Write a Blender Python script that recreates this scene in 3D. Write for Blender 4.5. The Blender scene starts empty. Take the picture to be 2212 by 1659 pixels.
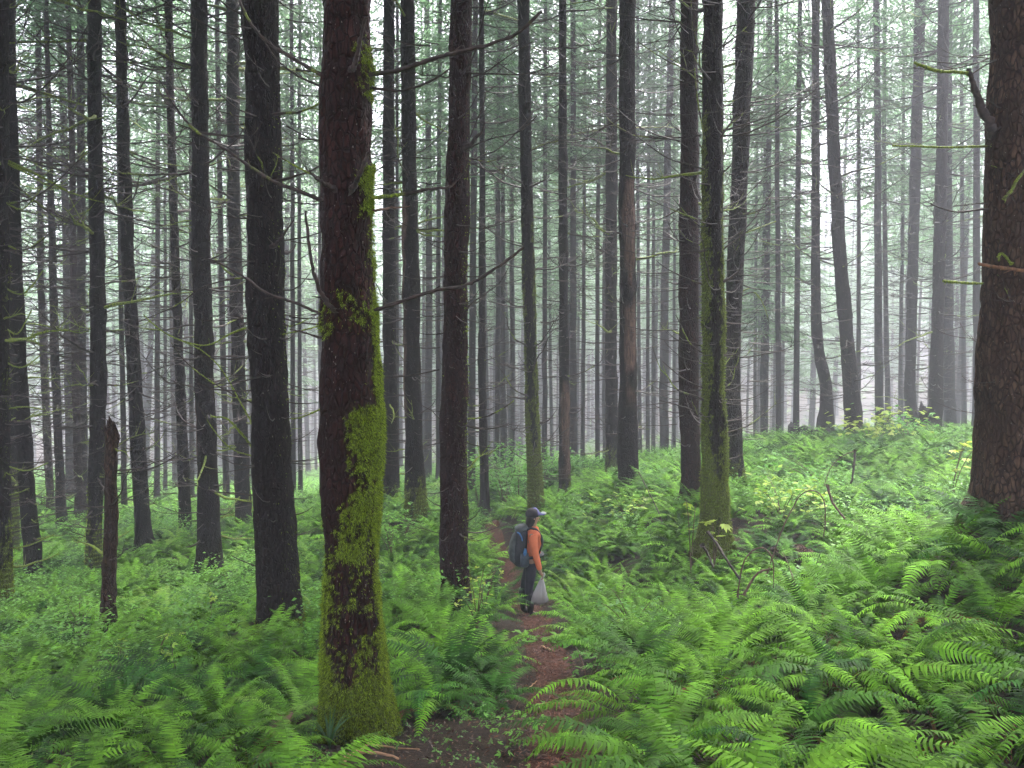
import bpy, math, random
import numpy as np
from mathutils import Vector, Matrix, Euler
R = math.radians
random.seed(7); rng = np.random.default_rng(7)
sc = bpy.context.scene; col = sc.collection

# ------------------------------------------------------------------ camera, sky, sun, exposure
F = 1662.0; CX, CY = 1106.0, 829.5; PITCH = math.atan(100 / F); CAMZ = 1.65
cam = bpy.data.cameras.new('camera'); camo = bpy.data.objects.new('camera', cam); col.objects.link(camo)
camo.location = (0, 0, CAMZ); camo.rotation_euler = (math.pi / 2 - PITCH, 0, 0)
cam.sensor_width = 36; cam.lens = F / 2212 * 36; cam.clip_end = 2000; cam.clip_start = .05
sc.camera = camo
SUN_EL, SUN_AZ = R(58), R(20)
w = bpy.data.worlds.new('World'); sc.world = w; w.use_nodes = True
nt = w.node_tree; bg = nt.nodes['Background']
sky = nt.nodes.new('ShaderNodeTexSky'); sky.sky_type = 'NISHITA'; sky.sun_disc = False
sky.sun_elevation = SUN_EL; sky.sun_rotation = SUN_AZ; sky.air_density = 1.0; sky.dust_density = 6.0; sky.ozone_density = 1.0
hs = nt.nodes.new('ShaderNodeHueSaturation'); hs.inputs['Saturation'].default_value = .38
nt.links.new(sky.outputs[0], hs.inputs['Color']); nt.links.new(hs.outputs[0], bg.inputs[0])
bg.inputs[1].default_value = .15
sl = bpy.data.lights.new('sun', 'SUN'); so = bpy.data.objects.new('sun', sl); col.objects.link(so)
sl.energy = 1.3; sl.angle = R(25); sl.color = (1, .97, .93)
sd = Vector((math.sin(SUN_AZ) * math.cos(SUN_EL), math.cos(SUN_AZ) * math.cos(SUN_EL), math.sin(SUN_EL)))
so.rotation_euler = sd.to_track_quat('Z', 'Y').to_euler()
sc.view_settings.view_transform = 'Standard'; sc.view_settings.look = 'None'
sc.view_settings.exposure = 5.25; sc.view_settings.gamma = 1
HAZE = dict(density=.0066, color=(.60, .60, .69), aniso=0.0)
cy = sc.cycles
cy.max_bounces = 5; cy.diffuse_bounces = 1; cy.glossy_bounces = 1; cy.transmission_bounces = 2
cy.volume_bounces = 2; cy.transparent_max_bounces = 4; cy.use_denoising = True
cy.use_adaptive_sampling = True; cy.adaptive_threshold = .008; cy.sample_clamp_direct = .08; cy.sample_clamp_indirect = .04; cy.caustics_reflective = False; cy.caustics_refractive = False
sc.render.use_persistent_data = False

# ------------------------------------------------------------------ helpers
def ray(px, py):
    cx = (px - CX) / F; c = (CY - py) / F
    return np.array([cx, math.cos(PITCH) + c * math.sin(PITCH), -math.sin(PITCH) + c * math.cos(PITCH)])
def P(px, py, d):
    r = ray(px, py); r = r * (d / r[1]); return np.array([r[0], d, CAMZ + r[2]])
def project(x, y, z):
    v = np.array([x, y, z - CAMZ]); f = np.array([0, math.cos(PITCH), -math.sin(PITCH)]); u = np.array([0, math.sin(PITCH), math.cos(PITCH)])
    k = v @ f; return CX + F * x / k, CY - F * (v @ u) / k
def hash3(i, j, k):
    n = (i * 73856093) ^ (j * 19349663) ^ (k * 83492791)
    n = (n ^ (n >> 13)) * 1274126177; n = n & 0x7fffffff
    n = (n ^ (n >> 16)) & 0xffff
    return n / 65535.0
def vn(p, s=1.0, seed=0):
    p = np.asarray(p, float) * s + seed * 17.3; i = np.floor(p).astype(np.int64); f = p - i; f = f * f * (3 - 2 * f)
    r = 0
    for a in (0, 1):
        for b in (0, 1):
            for c in (0, 1):
                wgt = (f[..., 0] if a else 1 - f[..., 0]) * (f[..., 1] if b else 1 - f[..., 1]) * (f[..., 2] if c else 1 - f[..., 2])
                r = r + wgt * hash3(i[..., 0] + a, i[..., 1] + b, i[..., 2] + c)
    return r
def sstep(a, b, x): t = np.clip((x - a) / (b - a), 0, 1); return t * t * (3 - 2 * t)

class MB:
    def __init__(s): s.V = []; s.Q = []; s.n = 0
    def add(s, V, Q):
        V = np.asarray(V, float); s.V.append(V); s.Q.append(np.asarray(Q, np.int64) + s.n); s.n += len(V)
    def mesh(s, name, mat, smooth=False):
        return mk_mesh(name, np.concatenate(s.V), np.concatenate(s.Q), mat, smooth)
def mk_mesh(name, V, Q, mat, smooth=False):
    me = bpy.data.meshes.new(name)
    V = np.asarray(V, np.float32); Q = np.asarray(Q, np.int32); k = Q.shape[1]
    me.vertices.add(len(V)); me.vertices.foreach_set('co', V.ravel())
    me.loops.add(Q.size); me.loops.foreach_set('vertex_index', Q.ravel())
    me.polygons.add(len(Q)); me.polygons.foreach_set('loop_start', np.arange(0, Q.size, k, dtype=np.int32))
    me.polygons.foreach_set('loop_total', np.full(len(Q), k, np.int32))
    if smooth: me.polygons.foreach_set('use_smooth', np.ones(len(Q), bool))
    me.update(calc_edges=True)
    if mat: me.materials.append(mat)
    return me
def ob(name, me, parent=None, loc=(0, 0, 0), rot=(0, 0, 0), scale=(1, 1, 1)):
    o = bpy.data.objects.new(name, me); col.objects.link(o); o.location = loc; o.rotation_euler = rot
    o.scale = scale if hasattr(scale, '__len__') else (scale,) * 3
    if parent: o.parent = parent
    return o
def tag(o, label=None, cat=None, group=None, kind=None):
    if label: o['label'] = label
    if cat: o['category'] = cat
    if group: o['group'] = group
    if kind: o['kind'] = kind
    return o
def tube(pts, rad, n=6, jit=0, cap=True):
    pts = np.asarray(pts, float); m = len(pts); rad = np.broadcast_to(rad, (m,)).astype(float)
    T = np.gradient(pts, axis=0); T /= np.linalg.norm(T, axis=1)[:, None] + 1e-9
    a = np.array([0, 0, 1.0]) if abs(T[0][2]) < .9 else np.array([1.0, 0, 0])
    V = []
    for i in range(m):
        u = np.cross(T[i], a); u /= np.linalg.norm(u) + 1e-9; v = np.cross(T[i], u)
        th = np.arange(n) / n * 2 * math.pi
        r = rad[i] * (1 + jit * rng.uniform(-1, 1, n))
        V.append(pts[i] + (np.cos(th) * r)[:, None] * u + (np.sin(th) * r)[:, None] * v)
    V = np.concatenate(V); Q = []
    for i in range(m - 1):
        for k in range(n):
            k2 = (k + 1) % n; Q.append((i * n + k, i * n + k2, (i + 1) * n + k2, (i + 1) * n + k))
    if cap and n == 4: Q += [(0, 3, 2, 1), tuple((m - 1) * n + k for k in range(4))]
    elif cap and n == 6:
        for b, fl in ((0, 1), ((m - 1) * n, 0)):
            q = [(b, b + 1, b + 2, b + 3), (b, b + 3, b + 4, b + 5)]
            Q += [x[::-1] for x in q] if fl else q
    return V, np.array(Q)
def spline(pts, n):
    pts = np.asarray(pts, float); m = len(pts); t = np.linspace(0, m - 1, n); out = []
    for x in t:
        i = min(int(x), m - 2); f = x - i
        p0, p1, p2, p3 = pts[max(i - 1, 0)], pts[i], pts[i + 1], pts[min(i + 2, m - 1)]
        out.append(.5 * (2 * p1 + (p2 - p0) * f + (2 * p0 - 5 * p1 + 4 * p2 - p3) * f * f + (3 * p1 - p0 - 3 * p2 + p3) * f ** 3))
    return np.array(out)
def kites(B, D, S, L, W, droop=0., wide=.4):
    """many kite leaves: base B, direction D, side S (unit), length L, width W"""
    B = np.asarray(B, float); L = np.broadcast_to(L, (len(B),)); W = np.broadcast_to(W, (len(B),))
    dz = np.zeros_like(B); dz[:, 2] = -1
    mid = B + D * (L * wide)[:, None]
    tip = B + D * L[:, None] + dz * (L * droop)[:, None]
    V = np.stack([B, mid + S * (W / 2)[:, None], tip, mid - S * (W / 2)[:, None]], 1).reshape(-1, 3)
    Q = np.arange(len(B) * 4).reshape(-1, 4); return V, Q

# ------------------------------------------------------------------ materials
def mat(name, rough=.6, spec=.3):
    m = bpy.data.materials.new(name); m.use_nodes = True; b = m.node_tree.nodes['Principled BSDF']
    b.inputs['Roughness'].default_value = rough; b.inputs['Specular IOR Level'].default_value = spec
    return m, m.node_tree, b
def N(nt, t, **k):
    n = nt.nodes.new(t)
    for a, v in k.items():
        if a.startswith('i_'): n.inputs[a[2:].replace('_', ' ')].default_value = v
        else: setattr(n, a, v)
    return n
def ramp(nt, src, stops):
    r = N(nt, 'ShaderNodeValToRGB'); e = r.color_ramp.elements
    while len(e) < len(stops): e.new(.5)
    for x, (p, c) in zip(e, stops): x.position = p; x.color = (*c, 1) if len(c) == 3 else (c[0],) * 3 + (1,)
    nt.links.new(src, r.inputs[0]); return r.outputs[0]
def mixc(nt, fac, a, b, mode='MIX'):
    m = N(nt, 'ShaderNodeMix', data_type='RGBA', blend_type=mode)
    for s, v in ((m.inputs[0], fac), (m.inputs[6], a), (m.inputs[7], b)):
        if isinstance(v, bpy.types.NodeSocket): nt.links.new(v, s)
        else: s.default_value = v if not isinstance(v, tuple) else (*v, 1)
    return m.outputs[2]
def noise(nt, co, scale, detail=4, rough=.55):
    n = N(nt, 'ShaderNodeTexNoise'); n.inputs['Scale'].default_value = scale; n.inputs['Detail'].default_value = detail; n.inputs['Roughness'].default_value = rough
    nt.links.new(co, n.inputs['Vector']); return n.outputs['Fac']
def mapping(nt, co, scale):
    m = N(nt, 'ShaderNodeMapping'); m.inputs['Scale'].default_value = scale; nt.links.new(co, m.inputs[0]); return m.outputs[0]
def objco(nt): return N(nt, 'ShaderNodeTexCoord').outputs['Object']

def bark_mat(name, dark, mid, light, moss=True, bare=False):
    m, t, b = mat(name, .8, .08); co = objco(t)
    st = mapping(t, co, (1, 1, .35))
    n1 = noise(t, st, 14, 6, .65); n2 = noise(t, st, 55, 4, .6); n3 = noise(t, co, 2.2, 3)
    vor = N(t, 'ShaderNodeTexVoronoi', feature='DISTANCE_TO_EDGE'); vor.inputs['Scale'].default_value = 26
    dis = N(t, 'ShaderNodeVectorMath', operation='ADD'); t.links.new(mapping(t, co, (1, 1, .4)), dis.inputs[0])
    nn = N(t, 'ShaderNodeTexNoise'); nn.inputs['Scale'].default_value = 8; t.links.new(co, nn.inputs['Vector'])
    sc_ = N(t, 'ShaderNodeVectorMath', operation='SCALE'); sc_.inputs['Scale'].default_value = .05; t.links.new(nn.outputs['Color'], sc_.inputs[0])
    t.links.new(sc_.outputs[0], dis.inputs[1]); t.links.new(dis.outputs[0], vor.inputs['Vector'])
    plates = ramp(t, vor.outputs[0], [(0, (0,)), (.16, (1,))])
    c = ramp(t, n1, [(.3, dark), (.52, mid), (.75, light)])
    c = mixc(t, plates, tuple(x * .8 for x in dark), c)
    c = mixc(t, ramp(t, n3, [(.4, (0,)), (.62, (.7,))]), c, tuple(x * .55 for x in mid))
    fl = ramp(t, noise(t, mapping(t, co, (1, 1, .5)), 60, 2), [(.70, (0,)), (.73, (1,))])      # pale lichen flecks
    c = mixc(t, fl, c, (.16, .14, .13))
    if moss:
        at = N(t, 'ShaderNodeAttribute'); at.attribute_name = 'moss'
        mn = noise(t, co, 22, 5, .7)
        ad = N(t, 'ShaderNodeMath', operation='ADD'); t.links.new(at.outputs['Fac'], ad.inputs[0]); t.links.new(mn, ad.inputs[1])
        mk = ramp(t, ad.outputs[0], [(.84, (0,)), (1.05, (1,))])
        mc = ramp(t, noise(t, co, 90, 3), [(.3, (.012, .016, .002)), (.55, (.06, .075, .005)), (.75, (.17, .19, .015))])
        c = mixc(t, mk, c, mc)
    if bare:
        at2 = N(t, 'ShaderNodeAttribute'); at2.attribute_name = 'bare'
        wd = ramp(t, noise(t, mapping(t, co, (1, 1, .08)), 45, 4), [(.35, (.05, .025, .018)), (.65, (.17, .10, .075))])
        c = mixc(t, at2.outputs['Fac'], c, wd)
    t.links.new(c, b.inputs['Base Color'])
    bm = N(t, 'ShaderNodeBump'); bm.inputs['Strength'].default_value = .9; bm.inputs['Distance'].default_value = .02
    hm = N(t, 'ShaderNodeMath', operation='ADD'); t.links.new(plates, hm.inputs[0]); t.links.new(n2, hm.inputs[1])
    t.links.new(hm.outputs[0], bm.inputs['Height']); t.links.new(bm.outputs[0], b.inputs['Normal'])
    return m
M = {}
M['bark_red'] = bark_mat('bark_red', (.006, .0018, .0016), (.021, .0062, .0055), (.055, .018, .015))
M['bark'] = bark_mat('bark_grey_brown', (.004, .002, .002), (.012, .0065, .006), (.034, .020, .018), bare=True)
M['bark_big'] = bark_mat('bark_scaly', (.012, .006, .0045), (.062, .034, .025), (.15, .09, .065))
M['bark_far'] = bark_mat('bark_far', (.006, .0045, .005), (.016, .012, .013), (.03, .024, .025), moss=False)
M['snag'] = bark_mat('snag_wood', (.012, .007, .006), (.045, .025, .018), (.12, .07, .048))
def branch_mat(name, mossy, wood=((.012, .008, .008), (.05, .03, .026))):
    m, t, b = mat(name, .7); co = objco(t)
    c = ramp(t, noise(t, co, 20, 4), [(.35, wood[0]), (.7, wood[1])])
    if mossy:
        mk = ramp(t, noise(t, co, mossy[0], 3), [(mossy[1], (0,)), (mossy[1] + .06, (1,))])
        mc = ramp(t, noise(t, co, 80, 2), [(.35, (.035, .05, .006)), (.7, (.20, .26, .02))])
        c = mixc(t, mk, c, mc)
    t.links.new(c, b.inputs['Base Color']); return m
M['branch'] = branch_mat('dead_branch_wood', None)
M['branch_part'] = branch_mat('dead_branch_part_mossy', (3, .52))
M['branch_moss'] = branch_mat('mossy_branch', (4, .33))
M['bramble'] = branch_mat('bramble_wood', None, ((.04, .02, .015), (.14, .08, .06)))
M['limb_orange'] = branch_mat('broken_limb_wood', None, ((.05, .02, .01), (.20, .09, .04)))
def leaf_mat(name, c1, c2, trans=.25, rough=.5, varh=.03, varv=.35, brown=0., spec=.35):
    m, t, b = mat(name, rough, spec)
    oi = N(t, 'ShaderNodeObjectInfo'); ge = N(t, 'ShaderNodeNewGeometry')
    c = mixc(t, oi.outputs['Random'], c1, c2)
    h = N(t, 'ShaderNodeHueSaturation'); mr = N(t, 'ShaderNodeMapRange'); mr.inputs[3].default_value = 1 - varv; mr.inputs[4].default_value = 1 + varv
    t.links.new(ge.outputs['Random Per Island'], mr.inputs[0]); t.links.new(mr.outputs[0], h.inputs['Value']); t.links.new(c, h.inputs['Color'])
    c = h.outputs[0]
    if brown:
        shade_nz = noise(t, N(t, 'ShaderNodeTexCoord').outputs['Object'], 3.2, 2); mr2 = N(t, 'ShaderNodeMapRange'); mr2.inputs[1].default_value = .35; mr2.inputs[2].default_value = .65; mr2.inputs[3].default_value = .42; mr2.inputs[4].default_value = 1.4
        t.links.new(shade_nz, mr2.inputs[0]); h2 = N(t, 'ShaderNodeHueSaturation'); t.links.new(mr2.outputs[0], h2.inputs['Value']); t.links.new(c, h2.inputs['Color']); c = h2.outputs[0]      # frond age tones, also painting the dark gaps between fronds into the colour
        nz = noise(t, N(t, 'ShaderNodeTexCoord').outputs['Object'], 2.5, 3)
        c = mixc(t, ramp(t, nz, [(1 - brown, (0,)), (1 - brown + .05, (1,))]), c, (.10, .035, .012))
    t.links.new(c, b.inputs['Base Color'])
    tr = N(t, 'ShaderNodeBsdfTranslucent'); t.links.new(c, tr.inputs[0])
    mx = N(t, 'ShaderNodeMixShader'); mx.inputs[0].default_value = trans
    t.links.new(b.outputs[0], mx.inputs[1]); t.links.new(tr.outputs[0], mx.inputs[2])
    t.links.new(mx.outputs[0], t.nodes['Material Output'].inputs[0]); return m
M['fern'] = leaf_mat('fern_leaf', (.009, .046, .004), (.130, .29, .022), .04, varv=.4, brown=.22, rough=.65, spec=.06)
M['fern_lime'] = leaf_mat('fern_leaf_lime', (.14, .30, .035), (.20, .34, .045), rough=.6, spec=.2)
M['fern_dead'] = leaf_mat('fern_leaf_dead', (.13, .05, .018), (.20, .09, .035), .15)
M['shrub'] = leaf_mat('shrub_leaf', (.045, .15, .018), (.13, .30, .04), .2, spec=.2)
M['lime'] = leaf_mat('maple_leaf_yellow_green', (.32, .50, .06), (.46, .56, .08), .4)
M['bright'] = leaf_mat('sapling_leaf_bright', (.11, .31, .04), (.18, .40, .06), .4, spec=.2)
M['needle'] = leaf_mat('needle_spray', (.07, .135, .060), (.11, .19, .095), .45, varv=.4, spec=.2)
M['litter'] = leaf_mat('leaf_litter', (.035, .014, .008), (.12, .055, .033), 0.05, varv=.7, spec=.2)
M['chip'] = leaf_mat('bark_chip', (.06, .02, .01), (.20, .09, .05), 0.0, varv=.8, spec=.15)
M['herb'] = leaf_mat('herb_leaf', (.05, .13, .02), (.08, .19, .03), .3, varv=.5, spec=.2)
M['moss'] = leaf_mat('moss_tuft', (.11, .16, .008), (.17, .235, .012), .2, varv=.9, spec=.1)
M['grass'] = leaf_mat('grass_blade', (.04, .11, .03), (.06, .14, .03), .3)
def soil(name, a, b_, c_):
    m, t, b = mat(name, .95, .1); co = objco(t)
    c = ramp(t, noise(t, co, 9, 8, .7), [(.32, a), (.5, b_), (.72, c_)])
    c = mixc(t, ramp(t, noise(t, co, 70, 3), [(.62, (0,)), (.68, (.8,))]), c, (.12, .055, .035))
    t.links.new(c, b.inputs['Base Color'])
    bm = N(t, 'ShaderNodeBump'); bm.inputs['Distance'].default_value = .04; t.links.new(noise(t, co, 30, 6, .7), bm.inputs['Height']); t.links.new(bm.outputs[0], b.inputs['Normal'])
    return m
M['ground'] = soil('forest_soil', (.005, .004, .003), (.014, .009, .006), (.025, .018, .009))
M['path'] = soil('path_soil', (.010, .004, .0026), (.036, .0125, .0075), (.085, .036, .022))
def plain(name, c, rough=.7, spec=.3, var=.25, scale=18, sheen=0):
    m, t, b = mat(name, rough, spec); co = objco(t)
    cc = ramp(t, noise(t, co, scale, 3), [(.3, tuple(x * (1 - var) for x in c)), (.7, tuple(min(x * (1 + var), 1) for x in c))])
    t.links.new(cc, b.inputs['Base Color']); return m

# ------------------------------------------------------------------ tree catalogue: (label, short, d, [(px,py,width)...last=visible base], opts)
T = [
 ('thick mossy trunk nearest the camera, red-brown bark and a green flared foot', 'the thick mossy front trunk', 5.6,
   [(750,-60,97),(750,0,99),(749,200,101),(750,400,106),(753,650,110),(757,850,115),(758,950,122),(757,1030,118),(759,1200,119),(760,1350,122),(763,1450,132),(767,1520,146),(770,1575,168)],
   dict(mat='bark_red', seg=112, dz=.022, hero=1, mb=1.1, er=.62, el=.22, flare=0, nb=0)),
 ('wide dark trunk with a mossy root, left of the thick mossy front trunk', 'the wide dark trunk', 9.4,
   [(562,0,71),(570,400,74),(577,700,78),(585,950,82),(596,1200,86),(603,1310,92)], dict(mat='bark', seg=56, dz=.05, mb=.25, er=.12, el=0, nb=26, h0=3, bl=1.4, flare=.06)),
 ('straight red-brown trunk standing just left of the hiker and the path', 'the red-brown trunk by the hiker', 10.4,
   [(998,0,47),(992,250,49),(986,500,51),(983,750,54),(980,1000,60),(981,1150,61),(984,1280,64)], dict(mat='bark_red', seg=56, dz=.05, mb=.1, er=.15, el=.05, nb=26, h0=1.2, bl=1.2)),
 ('big scaly trunk cut by the right edge of the picture', 'the big trunk at the right edge', 7.2,
   [(2213,0,118),(2206,300,128),(2198,600,140),(2196,900,150),(2196,1060,150)], dict(mat='bark_big', seg=72, dz=.035, mb=0, er=0, el=.05, nb=46, h0=1.0, bl=.75, thin=.6)),
 ('moss-coated trunk with a green foot and upswept dead branches, right of the hiker', 'the moss-coated right trunk', 12.0,
   [(1539,0,41),(1539,300,43),(1540,600,46),(1541,850,48),(1544,1000,52),(1545,1080,55),(1544,1140,66)], dict(mat='bark', seg=56, dz=.05, mb=1.9, er=.62, el=.66, nb=46, h0=1.8, bl=1.3, up=.5)),
 ('dark reddish trunk just left of the moss-coated right trunk', 'the dark trunk beside the moss-coated one', 14.2,
   [(1489,0,34),(1488,400,38),(1487,800,41),(1492,1060,43)], dict(mat='bark_red', mb=.1, nb=40, h0=1.5, bl=1.3)),
 ('trunk with a mossy foot tilting right at its top, just right of the moss-coated trunk', 'the tilted trunk with mossy foot', 16.0,
   [(1612,0,37),(1601,300,36),(1588,550,35),(1581,800,34),(1584,950,36),(1587,1040,42)], dict(mat='bark', mb=.8, er=.12, el=.0, nb=44, h0=2, bl=1.5)),
 ('brown trunk with a long strip of bare wood near the picture centre', 'the trunk with the bare strip', 17.0,
   [(1356,0,32),(1355,300,34),(1355,600,36),(1356,850,39),(1357,1030,44)], dict(mat='bark', mb=.2, nb=44, h0=1.4, bl=1.4, bare=(.25, .95, 2.2, 7.2))),
 ('slender yellow-green mossy trunk directly behind the hiker', 'the slender mossy trunk behind the hiker', 18.5,
   [(1130,0,25),(1136,300,26),(1142,600,27),(1150,900,29),(1156,1050,33),(1158,1095,35)], dict(mat='bark', mb=3.4, er=.58, el=.58, nb=50, h0=1.5, bl=1.6, up=.45)),
 ('thin dark trunk with a bare brown lower part, right of the slender mossy trunk', 'the thin trunk with bare foot', 20.0,
   [(1215,0,16),(1216,400,19),(1218,700,20),(1220,1035,26)], dict(mat='bark', mb=.7, er=.1, nb=44, h0=1.5, bl=1.5, bare=(.3, 1.2, .8, 3))),
 ('dark trunk with small moss tufts, first to the right of the thick mossy front trunk', 'the first trunk right of the front trunk', 18.7,
   [(840,0,23),(840,400,26),(842,800,29),(845,1060,34)], dict(mat='bark', mb=.7, er=.1, el=.1, nb=50, h0=.8, bl=1.5, mossbr=.3)),
 ('pale brown patchy trunk with mossy branch whorls, second to the right of the front trunk', 'the patchy pale brown trunk', 17.5,
   [(880,0,29),(884,350,32),(888,600,36),(891,850,38),(898,1085,42)], dict(mat='bark', mb=1.1, er=.1, el=.1, nb=40, h0=.6, bl=1.2, mossbr=.45, bare=(-1.4, 1.0, 2.4, 8.0))),
 ('thin dark trunk between the red-brown trunk and the hiker', 'the thin trunk left of the hiker', 20.0,
   [(1040,0,11),(1042,400,13),(1041,800,16),(1047,1080,21)], dict(mat='bark', mb=.5, nb=40, h0=1.5, bl=1.5)),
 ('mossy-footed trunk half hidden behind the trunk with the bare strip', 'the half hidden trunk', 22.0,
   [(1321,0,22),(1321,400,24),(1320,800,26),(1323,1010,30)], dict(mat='bark', mb=1.2, el=.1, nb=46, h0=1, bl=1.8, mossbr=.3)),
 ('rough brown trunk left of the wide dark trunk, dark bands round it', 'the rough banded trunk', 15.5,
   [(430,0,31),(432,300,34),(436,600,38),(444,900,42),(450,1100,46),(454,1220,54)], dict(mat='bark', mb=.2, nb=54, h0=.8, bl=1.7, mossbr=.3, bare=(-1.8, .9, 1.6, 6.5))),
 ('dark trunk with many bright mossy side branches, beside the wide dark trunk', 'the trunk with mossy side branches', 19.0,
   [(502,0,24),(505,400,26),(512,700,28),(520,950,30),(527,1130,34)], dict(mat='bark', mb=.6, el=.1, nb=70, h0=.6, bl=1.8, mossbr=.75)),
 ('thin dark trunk left of the rough banded trunk', 'the thin trunk left of the banded one', 19.0,
   [(364,0,14),(370,300,16),(380,600,18),(390,850,21),(401,1140,25)], dict(mat='bark', mb=.1, nb=72, h0=1, bl=1.8)),
 ('straight dark trunk leaning left at its top, right of the broken snag', 'the left-leaning trunk', 17.5,
   [(260,0,21),(266,300,24),(278,600,26),(292,850,28),(311,1160,34)], dict(mat='bark', mb=0, nb=54, h0=1.2, bl=1.8)),
 ('dark trunk with a greenish foot standing right behind the broken snag', 'the trunk behind the snag', 16.5,
   [(204,0,26),(205,300,28),(211,600,30),(213,850,32),(206,1100,30),(203,1220,30)], dict(mat='bark', mb=1.6, er=.1, el=.2, nb=72, h0=1.0, bl=1.9, mossbr=.2)),
 ('dark trunk curving down to the right, near the left edge', 'the curved trunk near the left edge', 16.0,
   [(14,0,26),(24,300,26),(33,600,28),(45,850,29),(60,1080,31),(73,1232,34)], dict(mat='bark', mb=0, nb=72, h0=1.0, bl=1.8, mossbr=.2)),
 ('trunk cut by the left edge of the picture, furry with moss', 'the trunk at the left edge', 13.0,
   [(2,0,28),(2,300,29),(3,600,30),(4,900,30),(8,1285,34)], dict(mat='bark', mb=1.5, er=.2, nb=72, h0=.8, bl=1.3, mossbr=.8)),
 ('mossy trunk between the left edge trunk and the curved trunk', 'the second trunk from the left edge', 18.0,
   [(22,0,20),(24,600,24),(26,900,26),(24,1195,29)], dict(mat='bark', mb=2.2, er=.2, nb=72, h0=.8, bl=1.8, mossbr=.6)),
 ('thin wavy dark trunk, third clear of the left edge', 'the thin wavy trunk', 22.0,
   [(100,0,8),(106,300,11),(114,550,14),(118,750,16),(128,1000,18),(133,1120,20)], dict(mat='bark', mb=0, nb=72, h0=1, bl=1.8)),
 ('thin greyish trunk just right of the curved trunk near the left edge', 'the thin greyish trunk', 25.0,
   [(82,0,10),(88,600,12),(97,850,14),(109,1085,16)], dict(mat='bark', mb=0, nb=72, h0=1, bl=2)),
 ('thin reddish trunk left of the trunk behind the snag', 'the thin reddish trunk', 23.0,
   [(156,300,11),(160,700,14),(172,1100,18)], dict(mat='bark_red', mb=.4, nb=72, h0=1, bl=2, mossbr=.2)),
 ('mid-size greenish trunk just left of the trunk behind the snag', 'the greenish trunk', 24.0,
   [(174,0,13),(176,700,17),(180,1110,19)], dict(mat='bark', mb=1.5, el=.2, nb=72, h0=1, bl=2, mossbr=.4)),
 ('leaning dark trunk on the fern ridge, its top tilted left', 'the leaning ridge trunk', 22.0,
   [(1787,0,22),(1800,300,24),(1811,500,26),(1826,700,29),(1846,915,36)], dict(mat='bark', mb=0, nb=72, h0=.8, bl=1.8)),
 ('trunk bent like a knee above its root mound on the fern ridge', 'the knee-bent trunk', 24.0,
   [(1762,0,15),(1762,400,17),(1762,640,20),(1764,720,21),(1772,780,23),(1784,830,27),(1786,880,29),(1782,935,36)], dict(mat='bark', mb=.3, nb=56, h0=1.5, bl=1.8)),
 ('broad hazy grey trunk rising behind the jagged stump on the ridge', 'the hazy trunk behind the stump', 30.0,
   [(1988,0,21),(1974,500,21),(1966,800,22),(1967,925,24)], dict(mat='bark', nb=72, h0=1, bl=2.2)),
 ('dark straight trunk on the ridge right of the jagged stump', 'the dark ridge trunk', 24.0,
   [(2039,0,21),(2033,400,23),(2024,750,25),(2020,935,29)], dict(mat='bark', nb=72, h0=1.2, bl=2)),
]
# hazier trunks further back: (px_top, px_base, w, d)
T2 = [(253,262,12,25),(408,410,10,28),(478,485,13,26),(625,630,11,26),(643,646,10,28),(690,692,9,30),(856,857,9,28),(947,946,12,30),(1024,1017,17,26),
 (1076,1073,12,30),(1089,1087,11,31),(1109,1107,10,34),(1179,1176,12,30),(1240,1239,16,29),(1261,1259,10,35),(1292,1291,11,33),(1440,1436,20,31),(1401,1400,9,34),
 (1416,1412,9,36),(1635,1632,8,38),(1652,1649,11,34),(1671,1684,12,28),(1734,1720,13,28),(1856,1855,10,33),(1888,1901,18,31),(1918,1921,12,35),(2064,2054,23,31),
 (2108,2110,16,27),(2086,2084,11,36),(330,334,12,30),(350,352,8,34),(135,140,9,32),(560,552,12,30),(1385,1384,9,33),(1455,1457,8,38),(1510,1514,10,34),(1950,1946,10,38)]

# ------------------------------------------------------------------ terrain height function (thin plate spline through the feet)
ctrl = []
for (_, _, d, pr, _) in T:
    x, y, z = P(pr[-1][0], pr[-1][1], d)
    ctrl.append((x, y, z - (.05 if d < 6 else .15 if d < 8 else .3 if d < 20 else .45), .02))
PATHPX = [(1225, 1740, 3.95), (1212, 1640, 4.55), (1204, 1540, 5.7), (1197, 1450, 7.3), (1170, 1370, 9.6), (1150, 1325, 11.8), (1112, 1262, 14.2), (1072, 1185, 18.5), (1052, 1140, 22)]
for a in PATHPX: ctrl.append((*P(*a), .0))
ctrl += [(0, 0, 0.05, 0), (-3, 0, -.35, 0), (3, 0, .4, 0), (-3.1, 4.6, -1.15, 0), (2.7, 4.2, -.5, 0), (4.2, 5.2, -.12, 0), (4.9, 6.3, .02, 0), (-6, 0, -.9, 0), (6, 0, .9, 0), (0, -8, 1.3, 0)]
for px, py, d, off in ((100, 1010, 60, .5), (600, 1015, 60, .5), (1270, 1010, 29, .4), (1450, 960, 24, .6), (1180, 960, 26, .9), (300, 1060, 32, .4), (700, 1070, 24, .4),
                       (1700, 925, 26, .5), (2100, 920, 25, .5), (1900, 925, 26, .5), (1280, 1080, 19, .4), (1900, 1000, 16, .5), (1750, 1250, 9, .6), (1500, 1330, 9, .55), (2050, 1130, 10, .6),
                       (400, 1420, 7.5, .55), (100, 1420, 8, .55), (900, 1300, 9, .5)):
    x, y, z = P(px, py, d); ctrl.append((x, y, z - off, .1))
ctrl += [(22, 45, -4.5, .2), (2, 50, -6.8, .2), (12, 45, -5.5, .2), (-30, 90, -13, .3), (0, 95, -11.5, .3), (35, 90, -9, .3), (60, 30, 1, .3), (-60, 30, -7, .3), (-60, -10, -4, .3), (60, -10, 6, .3)]
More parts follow.
